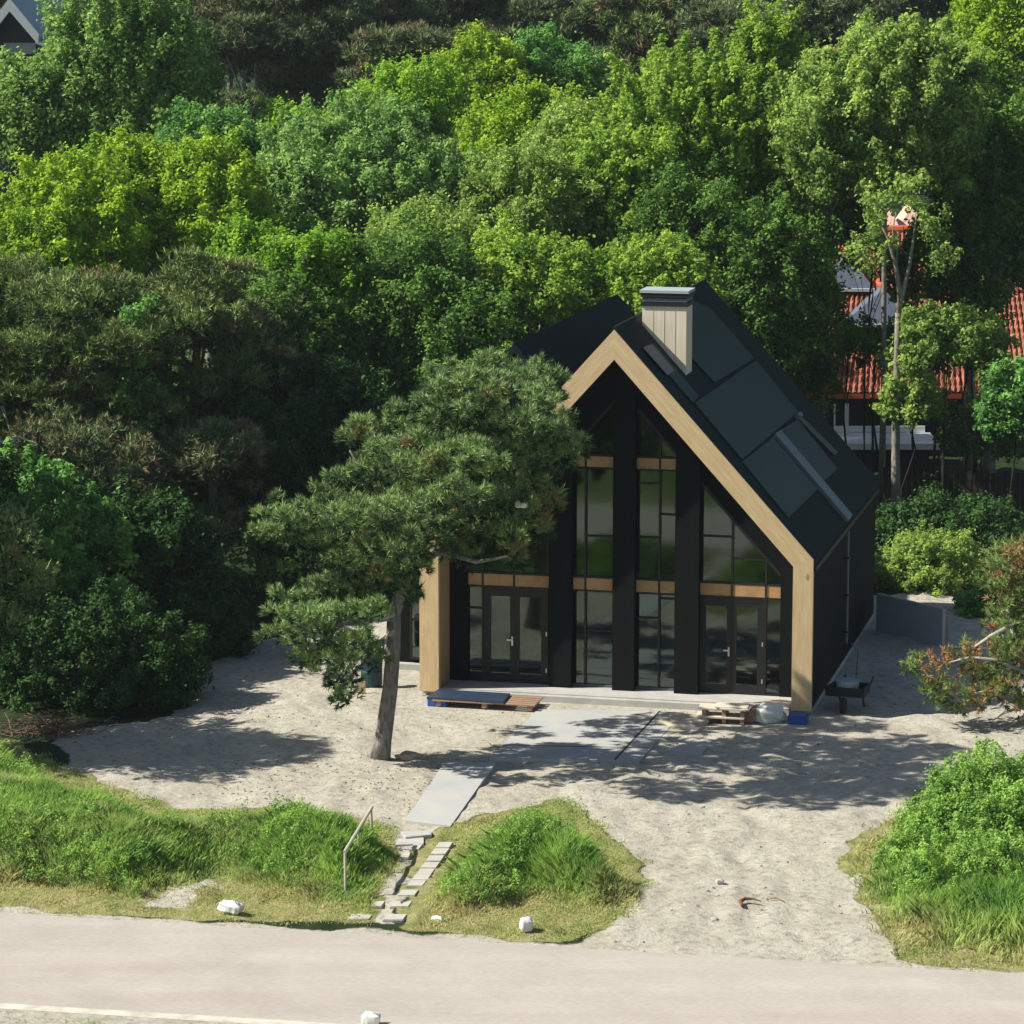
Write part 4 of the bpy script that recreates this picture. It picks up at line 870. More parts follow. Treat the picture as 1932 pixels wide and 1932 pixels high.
lobes += [(fp(x, y, dy), np.array([rr/s, rr/s, rr/s*.6])*.8) for x, y, rr, dy in [(905,790,60,-3),(980,850,60,-3.2),(930,880,60,-3.6),(880,750,55,-2.6),(1010,760,50,-2.2),(830,830,60,-3.4),(900,840,60,3.2),(850,760,65,-3.6),(920,740,60,-3.4),(990,800,60,-3.8),(900,870,70,-4.2),(830,890,60,-4.),(760,860,55,-3.2),(950,930,45,-3.4),(1020,820,50,-3.2),(780,1000,50,-3.4),(700,1010,50,-3.2),(850,720,50,2.6),(980,850,60,3.4),(760,950,55,3.4),(880,800,70,3.9),(660,960,50,3),(1010,780,50,-1.8),(700,980,50,-4),(760,1030,42,-4),(640,990,38,-3.8),(820,960,50,-4.6),(880,920,50,-4.8),(580,1200,40,-1.9),(670,1220,34,-2.),(560,980,45,-1.6),(960,760,55,3.),(800,900,55,-3.2),(860,960,50,-3.),(740,980,50,-2.8),(700,1060,45,-2.6),(620,1010,45,-1.8),(600,1180,42,-2.2),(580,1010,45,2.2),(1000,900,50,2.8),(760,900,55,3.4),(700,1160,36,-2.2)]]
pine_crown('crown', lobes, 'fpine', root, off, dens=17, nn=28, ln=.165, wd=.027, seed=9, dead=.025, puffr=.27, cov=3.1)
# ------------------------------------------------------------------ dwarf pine at the right edge
RY = 77.0; rb = at(1990, 1420, RY); off2 = np.array([rb[0], RY, float(gz(rb[0], RY))]); s2 = scl(RY)
root = empty('pine_tree', off2); tag(root, 'low spreading pine with orange-brown dead tips and bare twigs at the right edge', 'pine tree')
RL = [(1745,1265,32,-.3),(1770,1300,24,-.4),(1800,1325,26,-.5),(1850,1325,26,-.5),(1900,1300,34,-.3),(1860,1245,30,.2),(1820,1230,22,.1),(1925,1240,40,0),(1890,1180,30,.3),(1900,1110,38,.4),(1925,1050,40,.6),(1880,1060,24,.6),
      (1960,1150,60,.2),(1990,1260,60,0),(1985,1060,60,.8),(1780,1245,16,0),(1940,1330,24,-.4)]
lobes = [(at(x, y, RY+dy), np.array([q/s2, q/s2*1.2, q/s2*.75])*1.15) for x, y, q, dy in RL+[(1905,1205,34,-.5),(1870,1290,30,-.2),(1925,1150,34,-.3),(1900,1075,34,0),(1830,1280,18,0)]]
cxx = np.array([at(1925, 1240, RY), at(1850, 1230, RY), at(1900, 1300, RY), at(1815, 1330, RY), at(1925, 1060, RY), at(1775, 1245, RY)])
def deadfn(c, r):
    d = np.min(np.linalg.norm(c[:, None]-cxx[None], axis=2), 1)
    return np.clip((.62-d)/.3, 0, 1)*(r.random(len(c)) < .75)*r.uniform(.6, 1, len(c))
pine_crown('crown', lobes, 'rpine', root, off2, dens=10, nn=24, ln=.15, wd=.026, seed=33, dead=.10, puffr=.22, deadfn=deadfn)
tb = MB(); b0 = np.array([0, 0, -.2])
tb.tube([b0, at(1960,1340,RY)-off2, at(1930,1260,RY)-off2, at(1900,1150,RY)-off2], [.16,.13,.09,.04], 8)
for q in (((1960,1345),(1925,1335),(1895,1345),(1870,1362)), ((1950,1330),(1890,1300),(1830,1310),(1780,1290)), ((1935,1270),(1880,1245),(1830,1240),(1790,1250)), ((1960,1350),(1932,1352),(1905,1368)), ((1910,1180),(1870,1200),(1840,1220)), ((1925,1330),(1900,1320),(1885,1335),(1868,1338))):
    tb.tube([at(x, y, RY-.3)-off2 for x, y in q], [.07,.05,.03,.012][:len(q)], 5)
tb.build('trunk', M['deadwood'], root, smooth=True)
# ------------------------------------------------------------------ slim forked trunk in front of the red roof
TY = float(G(1690, 1003)[1]); q0 = G(1690, 1003); o3 = np.array([q0[0], q0[1], 0])
root = empty('leafy_tree', o3); tag(root, 'slim pale forked trunk with a thin leafy top rising before the red roof', 'tree', BK)
tp = lambda x, y: at(x, y, TY)-o3
mb = MB().tube([tp(1690,1008), tp(1690,900), tp(1690,780), tp(1693,660), tp(1694,590)], [.17,.15,.13,.105,.09], 10)
mb.tube([tp(1694,600), tp(1697,545), tp(1690,500), tp(1676,450), tp(1660,420)], [.10,.085,.07,.05,.02], 8)
mb.tube([tp(1694,600), tp(1705,545), tp(1716,500), tp(1722,460), tp(1730,400)], [.085,.07,.06,.045,.02], 8)
mb.tube([tp(1690,500), tp(1692,470), tp(1684,440), tp(1690,400)], [.06,.05,.03,.015], 6)
mb.build('trunk', M['bark_pale'], root, smooth=True)
rr_ = np.random.default_rng(91)
pf = np.vstack([at(x+rr_.normal()*14, y+rr_.normal()*12, TY+rr_.normal()*.7) for x, y in [(1680,385),(1650,410),(1720,390),(1740,430),(1660,450),(1700,365),(1745,360),(1640,380),(1620,480),(1640,505),(1765,420),(1780,470),(1775,500)] for _ in range(3)])
crown('crown', (pf-o3, np.full(len(pf), .38), rdir(len(pf), rr_)), 'olive', root, 3600, .16, 92)
# ------------------------------------------------------------------ red-roofed house behind
BY = 121.0
rh = empty('red_roofed_house', (at(1690, 880, BY)[0], BY, 0)); tag(rh, 'low house with orange tiled hip roof, pink gable and white veranda half hidden by trees', 'house')
ro = np.array(rh.location)
def rp(x, y, dy=0): return at(x, y, BY+dy)-ro
# main slope as pantiles: rows of half-round ribs on a slope
e0, e1 = rp(1440, 742), rp(1960, 742); r0, r1 = rp(1500, 438, 7), rp(1915, 438, 7)
def slopegrid(a, b_, c_, d_, nu, nv, amp, name, m, parent):
    vs, fs = [], []
    for j in range(nv+1):
        for i in range(nu+1):
            u_, v_ = i/nu, j/nv; p = (a*(1-u_)+b_*u_)*(1-v_)+(d_*(1-u_)+c_*u_)*v_
            n_ = np.array([0, -.6, .8]); p = p+n_*amp*(abs(math.sin(i*math.pi/4))-.2) + n_*.07*((j % 2)) + n_*.03*math.sin(i*1.7+j*2.9)
            vs.append(p)
    for j in range(nv):
        for i in range(nu): fs.append((j*(nu+1)+i, j*(nu+1)+i+1, (j+1)*(nu+1)+i+1, (j+1)*(nu+1)+i))
    return MB().add(vs, fs).build(name, m, parent)
rf = slopegrid(e0, e1, r1, r0, 200, 40, .12, 'tiled_roof', M['tile'], rh)
MB().prism([e0, r0, rp(1500, 438, 14), rp(1440, 742, 14)], (0, 0, -.1)).build('tiled_roof', M['tile'], rh)
MB().tube([r0+[0,0,.1], r1+[0,0,.1]], .18, 8).build('ridge_tiles', M['ridge'], rf)
MB().tube([e0+[0,0,.1], r0+[0,0,.1]], .15, 8).build('ridge_tiles', M['ridge'], rf)
MB().box((e0[0]+.8, .8, 0), (e1[0]-.8, 12, e0[2]-.05)).build('wall', M['brick'], rh)
MB().box((e0[0], -.05, e0[2]-.2), (e1[0], .12, e0[2]-.02)).build('eave_board', M['ridge'], rh)
# two grey dormers and the pink gable
for (xa, ya, xb, xt, yt, dy) in ((1588, 612, 1725, 1668, 545, 2.2), (1545, 545, 1650, 1600, 480, 4.)):
    a, b_, t_ = rp(xa, ya, dy), rp(xb, ya, dy), rp(xt, yt, dy+.8)
    dm = MB().prism([a, b_, t_], (0, 4, 0)).build('dormer_roof', M['slate'], rh)
    MB().tube([t_+[0,-.1,.1], t_+[0,4,.1]], .15, 8).build('ridge_tiles', M['ridge'], dm)
    MB().box((a[0], a[1]-.1, a[2]-.1), (b_[0], a[1]-.0, a[2]+.02)).build('gutter', M['white'], dm)
    MB().box((a[0]+.1, a[1]+.05, a[2]-1.6), (b_[0]-.1, a[1]+3, a[2]-.02)).build('dormer_wall', M['brick'], dm)
MB().prism([rp(1500, 520, 6), rp(1800, 520, 6), rp(1800, 436, 7), rp(1500, 436, 7)], (0, .15, 0)).build('upper_roof', M['slate'], rh)
MB().prism([rp(1580, 434, 7.1), rp(1700, 434, 7.1), rp(1680, 395, 8), rp(1625, 378, 8), rp(1600, 400, 7.8)], (0, 2, 0)).build('pink_gable', M['pinkwall'], rh)
MB().prism([rp(1690, 434, 8.1), rp(1760, 434, 8.1), rp(1720, 392, 9)], (0, 2, 0)).build('pink_gable', M['pinkwall'], rh)
# veranda
v0, v1 = rp(1578, 838, -3), rp(1770, 838, -3)
MB().box((v0[0], v0[1]-.6, v0[2]-.12), (v1[0], v0[1]+2.4, v0[2]+.1)).build('veranda_roof', M['white'], rh)
MB().box((v0[0]+.1, v0[1]+2.3, v0[2]+.12), (v1[0]-.2, v0[1]+2.4, v0[2]+.35)).build('veranda_rail', M['white'], rh)
for x in (1597, 1572): 
    p_ = rp(x, 820, -1.2); MB().box((p_[0]-.07, p_[1]-.07, v0[2]+.1), (p_[0]+.07, p_[1]+.07, rp(x, 762, -1.2)[2])).build('veranda_post', M['white'], rh)
MB().box((v0[0]+.3, v0[1]+.2, 0), (v1[0]-.3, v0[1]+2.2, v0[2]-.13)).build('veranda_wall', M['brick'], rh)
# tiny far red roof among the pines
fr = at(1572, 82, 172); fo = np.array([fr[0], 172, float(gz(fr[0], 172))])
root = empty('red_roofed_house', fo); tag(root, 'tiny far red roof showing between the dark pines', 'house')
z_ = fr[2]-fo[2]
rf2 = MB().prism([(-1.2, 0, z_-.4), (1.2, 0, z_-.4), (.6, 2.5, z_+.9), (-.6, 2.5, z_+.9)], (0, .2, 0)).build('roof', M['tile'], root)
MB().box((-1.1, .4, 0), (1.1, 3, z_-.45)).build('wall', M['brick'], root)
# ------------------------------------------------------------------ pale-roofed house top left
PY = 162.0; po = at(40, 100, PY); po = np.array([po[0], PY, 4.])
ph = empty('pale_roofed_house', po); tag(ph, 'dark-walled gabled house with pale metal roof and white verge boards in the top left corner', 'house')
pp = lambda x, y, dy=0: at(x, y, PY+dy)-po
ap, le, re_ = pp(18, 0), pp(-40, 78), pp(74, 68)
yv = np.array([1.5, 8., 0])
slope_n = np.array([0, 0, -.18])
rr1 = MB().prism([ap, re_, re_+yv*1.0, ap+yv*1.0], slope_n).build('roof', M['bluegreyroof'], ph)
MB().prism([ap, le, le+yv, ap+yv], slope_n).build('roof', M['bluegreyroof'], ph)
MB().prism([ap+[0,-.12,.1], re_+[0,-.12,.1], re_+[-.05,-.12,-.42], ap+[0,-.12,-.55]], (0, .1, 0)).build('verge_board', M['white'], ph)
MB().prism([ap+[0,-.12,.1], le+[0,-.12,.1], le+[.05,-.12,-.42], ap+[0,-.12,-.55]], (0, .1, 0)).build('verge_board', M['white'], ph)
MB().prism([re_+[-.25,.3,-.2], re_+yv+[0,0,-.2], re_+yv+[3.2,0,-1.5], re_+[3.2,.3,-1.5]], slope_n).build('lower_roof', M['white'], ph)
MB().prism([ap+[0,1,-.4], re_+[-.2,1,-.4], [re_[0]-.2, re_[1]+1, -3], [le[0]+.2, le[1]+1, -3], le+[.2,1,-.4]], (0, .3, 0)).build('gable_wall', M['frame'], ph)
MB().box((re_[0]-1.9, re_[1]+.7, re_[2]-.9), (re_[0]-.3, re_[1]+.95, re_[2]-.35)).build('pale_panel', M['concrete'], ph)
# ------------------------------------------------------------------ timber fence far right
f0, f1 = G(1665, 985), G(1990, 1000)
root = empty('timber_fence', (f0+f1)/2); tag(root, 'dark upright-board fence behind the house at the right', 'fence')
L_ = np.linalg.norm(f1-f0); root.rotation_euler = (0, 0, math.atan2(f1[1]-f0[1], f1[0]-f0[0]))
mb = MB()
for k in range(int(L_/.2)):
    x = -L_/2+k*.2; mb.box((x, -.012, .05), (x+.15, .012, 1.85+.04*math.sin(k*2.3)))
mb.build('board_panel', M['fence'], root)
mb = MB().box((-L_/2, .013, .5), (L_/2, .06, .58)).box((-L_/2, .013, 1.5), (L_/2, .06, 1.58)); mb.build('fence_rail', M['fence'], root)
# ------------------------------------------------------------------ grey board right of the house
gb0, gb1 = G(1655, 1190), G(1780, 1222); hh = 1.08
root = empty('grey_board', (gb0+gb1)/2, math.atan2(gb1[1]-gb0[1], gb1[0]-gb0[0])); L_ = np.linalg.norm(gb1-gb0)
tag(root, 'smooth grey board standing upright on the sand behind the black side wall', 'board')
MB().box((-L_/2, -.06, -.1), (L_/2, .06, hh)).build('board', M['panelwall'], root, bevel=.01)
MB().box((-L_/2+.3, .06, -.1), (-L_/2+.42, .5, hh*.7)).box((L_/2-.5, .06, -.1), (L_/2-.38, .5, hh*.7)).build('prop', M['brownboard'], root)
# black tub on legs with a pale lid, handle and pipe
bc = G(1600, 1338); bz = 0.
root = empty('barrow', (bc[0], bc[1], bz), R(-20)); tag(root, 'black wheelbarrow with a pale round bucket in it beside the black side wall', 'wheelbarrow')
MB().prism([(-.45,-.32,.38), (.45,-.32,.38), (.38,.34,.38), (-.38,.34,.38)], (0, 0, .06)).ring([(-.50,-.38,.62), (.50,-.38,.62), (.45,.42,.62), (-.45,.42,.62)], [(-.44,-.32,.62), (.44,-.32,.62), (.40,.37,.62), (-.40,.37,.62)], (0, 0, -.22)).build('tray', M['bin'], root)
MB().tube([(-.33,.3,.36), (-.36,.9,.50), (-.36,1.15,.62)], .025, 6).tube([(.33,.3,.36), (.36,.9,.50), (.36,1.15,.62)], .025, 6).build('handle', M['bin'], root)
MB().tube([(-.3,.2,.38), (-.3,.45,.0)], .025, 6).build('leg', M['bin'], root); MB().tube([(.3,.2,.38), (.3,.45,.0)], .025, 6).build('leg', M['bin'], root)
wh = MB(); 
for k in range(20):
    pass
wh.tube([(0.05*q, -.5, .2) for q in (-1, 1)], .2, 18).build('wheel', M['bin'], root)
MB().lathe((-.02, -.02, .45), [(.26, 0), (.30, .28), (.31, .30), (.27, .305)], 24).build('bucket', M['pale'], root)
pq = G(1618, 1300)
o = MB().tube([(pq[0], pq[1]+.5, .02), (pq[0]+.03, pq[1]+.3, .9), (pq[0]-.15, pq[1]+.25, 1.15)], .02, 6).build('plastic_pipe', M['zinc']); tag(o, 'thin grey pipe leaning behind the wheelbarrow at the side wall', 'pipe')
# ------------------------------------------------------------------ blocks, boards and sacks in front of the glazing
for (x, y, w_, lb) in ((828, 1334, 38, 'blue foam block under the left timber post'), (1507, 1368, 36, 'blue foam block under the right timber post')):
    p_ = G(x, y); ww = w_/77.
    o = MB().box((p_[0]-ww/2, p_[1], -.02), (p_[0]+ww/2, p_[1]+.45, .22), -YAW).build('foam_block', M['bluefoam'], bevel=.02); tag(o, lb, 'foam block')
p_ = G(910, 1338)
root = empty('wooden_pallet', (p_[0]+.1, p_[1]+.35, .04), -YAW); tag(root, 'low wooden pallet under a dark blue sheet before the left doors', 'pallet')
mb = MB()
for k in range(5): mb.box((-1.3, -.45+k*.2, .12), (1.35, -.31+k*.2, .15))
mb.build('deck_board', M['brownboard'], root)
for x in (-1.2, -.02, 1.15): MB().box((x, -.42, 0), (x+.12, .48, .119)).build('bearer', M['brownboard'], root)
o = MB().prism([(-1.45,-.4,0), (.55,-.47,0), (.5,.5,0), (-1.4,.55,0)], (0, 0, .05)).build('plastic_sheet', M['bluesheet']); o.location = (p_[0]+.1, p_[1]+.35, .195); o.rotation_euler = (0, 0, -YAW)
tag(o, 'dark blue plastic sheet lying on the pallet before the left doors', 'sheet')
# stacked pale boards on bearers before the right doors
p_ = G(1365, 1368)
root = empty('board_stack', (p_[0], p_[1]+.25, .03), -YAW); tag(root, 'stack of pale boards on brown bearers in front of the right doors', 'board stack')
MB().box((-.62, -.1, .30), (.12, .45, .335), .05).build('board', M['board'], root); MB().box((-.05, -.22, .34), (.68, .42, .375), -.03).build('board', M['board'], root)
MB().box((-.66, -.22, .12), (.55, .35, .155), .02).build('board', M['board'], root); MB().box((-.2, -.14, .376), (.62, .36, .40), .06).build('board', M['board'], root)
for x in (-.5, .0, .45): MB().box((x, -.18, 0), (x+.1, .32, .119)).box((x, -.15, .156), (x+.1, .3, .299)).build('bearer', M['brownboard'], root)
o = MB().box((-.07, -.06, 0), (.07, .06, .14)).build('yellow_block', mat('yellow_plastic', (.6, .42, .05), .5), bevel=.01); q_ = G(1312, 1362); o.location = (q_[0], q_[1], .02); tag(o, 'small yellow block at the left end of the board stack', 'block')
def blob(name, c, r3, m, label, cat, seed=0, rz=0, amp=.13, group=None, sub=4, flat=.25):
    import bmesh
    bm = bmesh.new(); bmesh.ops.create_icosphere(bm, subdivisions=sub, radius=1); r = np.random.default_rng(seed)
    ph_ = r.uniform(0, 6, 6)
    for v in bm.verts:
        q = v.co.copy(); f = 1+amp*(math.sin(q.x*4+ph_[0])*math.sin(q.y*5+ph_[1])+.6*math.sin(q.z*7+ph_[2]+q.x*3)+.4*math.sin(q.y*11+q.x*9+ph_[3]))
        q = Vector([math.copysign(abs(x_)**.75, x_) for x_ in q])*f
        v.co = Vector((q.x*r3[0], q.y*r3[1], max(q.z, -.8)*r3[2]))
    me = bpy.data.meshes.new(name); bm.to_mesh(me); bm.free(); me.materials.append(m)
    me.polygons.foreach_set('use_smooth', [True]*len(me.polygons))
    o = bpy.data.objects.new(name, me); col.objects.link(o); o.location = c; o.rotation_euler = (0, 0, rz); tag(o, label, cat, group); return o
def on(x, y, dz): p = G(x, y); g_ = float(gz(p[0], p[1])); p = G(x, y, g_); return (p[0], p[1], g_+dz)
blob('white_sack', on(1452, 1362, .20), (.36, .25, .24), M['whitebag'], 'white builder sack slumped beside the board stack', 'sack', 1, .1)
o = MB().box((-.17, -.2, 0), (.17, .2, .34)).build('cardboard_box', M['brownboard'], bevel=.01); q_ = G(1417, 1366); o.location = (q_[0], q_[1]+.25, .03); o.rotation_euler = (0, 0, -.3); tag(o, 'brown box between the board stack and the white sack', 'box')
blob('sand_heap', on(1285, 1366, .0), (.62, .42, .17), mat('loose_sand', (.56, .49, .38), .95, .1, c2=(.42, .36, .27), nscale=6, bump=.8, bscale=8), 'small heap of pale sand against the left end of the board stack', 'sand heap', 12)
o = MB().box((-.3, -.16, 0), (.3, .16, .05)).build('roof_slate', M['pale']); q_ = hw(9.0, -.15, .165); o.location = tuple(hw(8.95, .02, .166)); o.rotation_euler = (0, 0, -YAW); tag(o, 'pale flat tile lying on the doorstep by the right post', 'tile')
blob('white_rag', tuple(fp(983, 951, -2.9)), (.13, .06, .10), M['whitebag'], 'white rag caught on a bough of the lone pine', 'rag', 21)
# sacks near the road
blob('white_sack', on(435, 1724, .13), (.24, .12, .13), M['whitebag'], 'white plastic sack lying on the verge below the left grass mound', 'sack', 2, -.35)
blob('white_bucket', on(993, 1758, .14), (.13, .12, .15), M['whitebag'], 'white lump of plastic on the verge below the middle grass mound', 'plastic bag', 3, .2, amp=.06)
blob('litter', on(826, 1737, .04), (.12, .05, .05), M['whitebag'], 'scrap of white litter on the verge right of the stepping stones', 'litter', 4, -.5)
blob('white_sack', on(700, 1937, .12), (.16, .12, .14), M['whitebag'], 'white sack at the bottom edge on the near side of the road', 'sack', 5)
blob('stone', on(1348, 1737, .02), (.07, .05, .05), M['stone'], 'small white stone in the lower part of the sandy drive', 'stone', 6)
blob('stone', on(1358, 1665, .02), (.08, .05, .05), M['stone'], 'small white stone in the middle of the sandy drive', 'stone', 7)
q_ = np.array(on(1408, 1706, .03))
o = MB().tube([q_+[-.10,-.22,0], q_+[-.12,-.02,.03], q_+[-.02,.08,.06], q_+[.14,.10,.05], q_+[.30,.03,.02]], [.03,.045,.035,.02,.01], 6).build('bent_strap', M['rust']); tag(o, 'rusty brown curved strap lying on the sandy drive', 'strap')
q_ = np.array(on(1464, 1699, .02))
o = MB().tube([q_+[-.12,.05,0], q_+[.02,.05,.03], q_+[.14,-.12,.01]], [.015,.02,.01], 6).build('stick', M['brownboard']); tag(o, 'short dark curved stick on the sandy drive, right of the strap', 'stick')
# things under the lone pine
q_ = on(648, 1296, 0)
root = empty('canister', q_); tag(root, 'white plastic canister on the sand behind the boughs of the lone pine', 'canister')
MB().box((-.16, -.12, 0), (.16, .12, .48)).build('tank', M['white'], root, bevel=.03); MB().tube([(-.08, 0, .47), (-.08, 0, .54), (.08, 0, .54), (.08, 0, .47)], .02, 6).build('handle', M['white'], root)
q_ = on(700, 1300, 0)
root = empty('barrel', (q_[0], q_[1]+.4, q_[2])); tag(root, 'teal barrel just left of the lone pine trunk', 'barrel')
MB().lathe((0, 0, 0), [(.25, 0), (.28, .06), (.28, .4), (.26, .42), (.28, .44), (.28, .8), (.25, .84)], 20).build('drum', mat('teal_plastic', (.012, .05, .055), .5), root)
o = MB().box((-.09, -.05, 0), (.09, .05, .34)).build('timber_offcut', M['timber'], bevel=.01); q_ = on(683, 1310, 0); o.location = q_; tag(o, 'upright orange timber offcut left of the lone pine trunk', 'timber')
# sawn limb roots around the trunk foot
blob('stone', on(772, 1432, .03), (.3, .16, .13), mat('ochre_stone', (.5, .38, .25), .9, noise=.3), 'ochre lump of root and sand at the right foot of the lone pine', 'root', 8)
# handrail by the steps
h0 = G(652, 1694); h1 = G(703, 1600); zh = .93
root = empty('handrail', h0); tag(root, 'weathered timber handrail on posts beside the left stepping stones', 'handrail')
d_ = h1-h0
g0_ = float(gz(h0[0], h0[1])); g1_ = float(gz(h1[0], h1[1]))
a = at(651, 1606, h0[1])-h0; b_ = at(700, 1526, h1[1])-h0
MB().tube([a-unit(b_-a)*.06, b_+unit(b_-a)*.15], .035, 8).build('rail', M['rail'], root)
MB().tube([(0, 0, -.2), (a[0], a[1], a[2])], .028, 8).build('post', M['rail'], root); MB().tube([(d_[0], d_[1], -.2), (b_[0], b_[1], b_[2])], .028, 8).build('post', M['rail'], root)
m_ = (a+b_)/2; MB().tube([(m_[0], m_[1], -.2), tuple(m_)], .025, 8).build('post', M['rail'], root)
# twig pile left
q_ = np.array(on(90, 1385, 0)); r = np.random.default_rng(5); mb = MB()
for k in range(240):
    c = q_+np.array([r.normal()*.55, r.normal()*.35, abs(r.normal())*.20+.03]); d = rdir(1, r)[0]*r.uniform(.15, .5); d[2] *= .35
    mb.tube([c-d, c+d*.2+r.normal(size=3)*.04, c+d], [.012, .010, .004], 4, False)
tag(mb.build('twig_pile', M['brush']), 'pile of reddish dry twigs at the left end of the sand', 'twig pile', kind='stuff')
# ------------------------------------------------------------------ grass: blades standing on the mounds and verges
def blades(name, n, box_, dens_fn, label, seed, hgt=(.12, .4), wd=.028, dryb=0.):
    r = np.random.default_rng(seed); x = r.uniform(box_[0], box_[1], n); y = r.uniform(box_[2], box_[3], n)
    P_ = np.stack([x, y], 1); d = dens_fn(P_); keep = r.random(n) < d[0]; x, y = x[keep], y[keep]; dp = d[1][keep]; dr = d[2][keep]
    n = len(x); z = gz(x, y)
    h = (hgt[0]+(hgt[1]-hgt[0])*dp)*(.6+.7*r.random(n))*(1+.35*vnoise(x, y, .5, seed))
    b0 = np.stack([x, y, z-.02], 1); a_ = r.uniform(0, 2*np.pi, n); lx = np.cos(a_); ly = np.sin(a_)
    clx = vnoise(x, y, .45, seed+3); cly = vnoise(x, y, .45, seed+4)
    lean = np.stack([r.normal(size=n)*.22+.35*clx, r.normal(size=n)*.22+.35*cly-.05, np.ones(n)], 1)
    s_ = np.stack([lx, ly, 0*lx], 1)*wd*(.6+.8*r.random(n))[:, None]
    mid = b0+lean*h[:, None]*.55; tip = b0+lean*h[:, None]*[1, 1, .93]+lean*np.array([.5, .5, 0])*h[:, None]
    V_ = np.stack([b0-s_/2, b0+s_/2, mid+s_*.42, tip, mid-s_*.42], 1).reshape(-1, 3)
    tone = np.clip(.5+.28*vnoise(x, y, .7, seed+1)+.18*vnoise(x, y, .25, seed+2)+r.normal(size=n)*.1, 0, 1)
    dry = np.clip(dr+.38*vnoise(x, y, 1.1, seed+7)+.2*vnoise(x, y, .3, seed+9)+r.normal(size=n)*.14+.5*(r.random(n) < .05), 0, 1)
    o = np_mesh(name, V_, 5, FO['grass'], {'tone': tone, 'dry': dry}); tag(o, label, 'grass', kind='stuff'); print(name, n); return o
def dens_for(verge, mound, xd=0.):
    def f(P_):
        m_ = sstep(-.3, .7, sdist(P_, mound)+.3*vnoise(P_[:, 0], P_[:, 1], .8, 31)); v_ = sstep(-.3, .2, sdist(P_, verge)+.2*vnoise(P_[:, 0], P_[:, 1], .5, 33))
        bd = 1-.93*sstep(-.2, .3, sdist(P_, bald)+.3*vnoise(P_[:, 0], P_[:, 1], .6, 35))
        off_ = P_[:, 1]-(road_a[1]+(road_b[1]-road_a[1])*(P_[:, 0]-road_a[0])/(road_b[0]-road_a[0]))
        rd = sstep(.15, .9, off_+.25*vnoise(P_[:, 0], P_[:, 1], .5, 36)); fr = sstep(3.6, 1.6, off_)
        hd = sstep(-.1, -.35, sdist(P_, cut1))*sstep(-.1, -.35, sdist(P_, cut2))
        return (v_*(.42+.58*m_)*bd*rd*hd, m_, np.clip(.50+xd-.58*m_+.40*fr, 0, 1))
    return f
cut1 = GP([(845,1590),(760,1745),(715,1745),(800,1600)]); cut2 = GP([(775,1555),(815,1560),(790,1600),(770,1600)])
def bx_(poly, x0=-14, x1=14): return (max(poly[:, 0].min(), x0)-.3, min(poly[:, 0].max(), x1)+.3, poly[:, 1].min()-.3, poly[:, 1].max()+.3)
blades('grass', 460000, bx_(verge_L), dens_for(verge_L, mound_L), 'long green dune grass on the left mound fading to dry tufts by the road', 41, (.06, .30), .022)
blades('grass', 190000, bx_(verge_M), dens_for(verge_M, mound_M), 'long green dune grass on the middle mound between path and drive', 42, (.06, .32), .022)
blades('grass', 110000, bx_(verge_R), dens_for(verge_R, mound_R, .12), 'dry and green grass round the foot of the rose bushes', 43, (.10, .42))
def dn(P_):
    x, y = P_[:, 0], P_[:, 1]; v = vnoise(x, y, .8, 51)
    return (np.clip(v*.4-.05, 0, 1)*((y+.207*x) < 52.6), np.full(len(x), .1), np.full(len(x), .6))
blades('grass', 60000, (-13, 8, 49.6, 56), dn, 'thin dry grass on the near side of the road', 44, (.05, .2))
def pebbles(name, n, poly, m, label, seed, sz=(.015, .05)):
    r = np.random.default_rng(seed); b_ = bx_(poly); x = r.uniform(b_[0], b_[1], n); y = r.uniform(b_[2], b_[3], n)
    k = (sdist(np.stack([x, y], 1), poly) > 0) & (vnoise(x, y, 1.1, seed) > -.2); x, y = x[k], y[k]; n = len(x); z = gz(x, y); c = np.stack([x, y, z], 1)
    h = r.uniform(*sz, n)[:, None]; a_ = r.uniform(0, 6.28, n)
    u_ = np.stack([np.cos(a_), np.sin(a_), 0*a_], 1)*h*r.uniform(.8, 1.8, (n, 1)); v_ = np.stack([-np.sin(a_), np.cos(a_), 0*a_], 1)*h; w_ = np.array([0, 0, 1.])*h*.8
    T = []
    for s1 in (1, -1):
        for s2 in (1, -1): T.append(np.stack([c+u_*s1, c+v_*s2, c+w_], 1))
    V_ = np.concatenate(T).reshape(-1, 3); o = np_mesh(name, V_, 3, m, {}); tag(o, label, 'pebbles', kind='stuff')
pebbles('pebbles', 1500, sand_poly, mat('grey_pebble', (.30, .26, .21), .9, .2, noise=.5, nscale=2), 'small grey stones and clods scattered over the sand', 61)
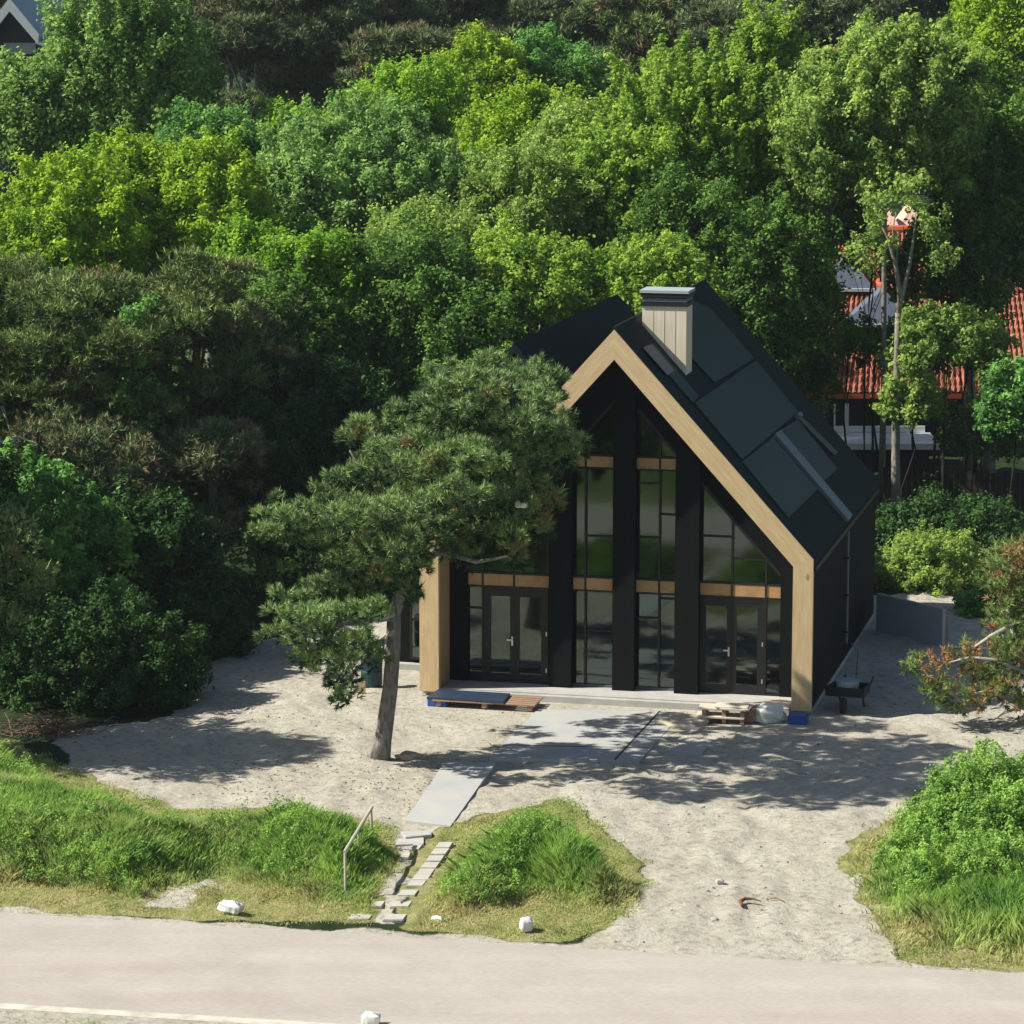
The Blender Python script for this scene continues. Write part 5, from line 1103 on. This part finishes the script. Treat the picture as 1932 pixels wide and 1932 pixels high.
pebbles('bark_litter', 1300, GP([(380,1440),(700,1425),(900,1430),(820,1560),(700,1520),(420,1510)]), mat('brown_litter', (.27, .20, .135), .9, .2, noise=.4, nscale=2), 'brown bark and root litter round the foot of the lone pine', 62, (.01, .035))
for q_, n_, sd_, lb_ in ((mound_L, 900, 71, 'small-leaved weeds growing through the grass of the left mound'), (mound_M, 330, 72, 'small-leaved weeds growing through the grass of the middle mound')):
    r = np.random.default_rng(sd_); b_ = bx_(q_); x = r.uniform(b_[0], b_[1], n_*3); y = r.uniform(b_[2], b_[3], n_*3)
    k = (sdist(np.stack([x, y], 1), q_) > .1) & (vnoise(x, y, 1.6, sd_) > -.15); x, y = x[k][:n_], y[k][:n_]
    pc = np.stack([x, y, gz(x, y)+r.uniform(.08, .28, len(x))], 1)
    o = crown('weeds', (pc, r.uniform(.10, .22, len(x)), unit(rdir(len(x), r)+np.array([0, 0, 1.]))), 'grass' if 0 else 'rose', None, len(x)*62, .055, sd_)
    tag(o, lb_, 'weeds', kind='stuff')
# ivy column on the left-hand pine trunk
ic = at(262, 700, 90.5); n_ = 60
pf = np.stack([ic[0]+rng.normal(size=n_)*.25, 90.5+rng.normal(size=n_)*.25, rng.uniform(2.5, 9.0, n_)], 1)
o = crown('ivy', (pf, np.full(n_, .32), rdir(n_)), 'cool', None, 5000, .12, 95); tag(o, 'column of green ivy climbing a trunk among the left-hand pines', 'ivy')

# ------------------------------------------------------------------ air
hz = bpy.data.materials.new('haze'); hz.use_nodes = True; t = hz.node_tree; t.nodes.remove(t.nodes['Principled BSDF'])
pv = t.nodes.new('ShaderNodeVolumePrincipled'); pv.inputs['Color'].default_value = (.80, .92, .95, 1); pv.inputs['Density'].default_value = .00013; pv.inputs['Anisotropy'].default_value = .2
t.links.new(pv.outputs[0], t.nodes['Material Output'].inputs['Volume'])
o = MB().box((-1700, -1700, -3.2), (1700, 2700, 34)).build('haze', hz); o['kind'] = 'stuff'; o['label'] = 'thin pale haze in the air over the wood'; o['category'] = 'haze'
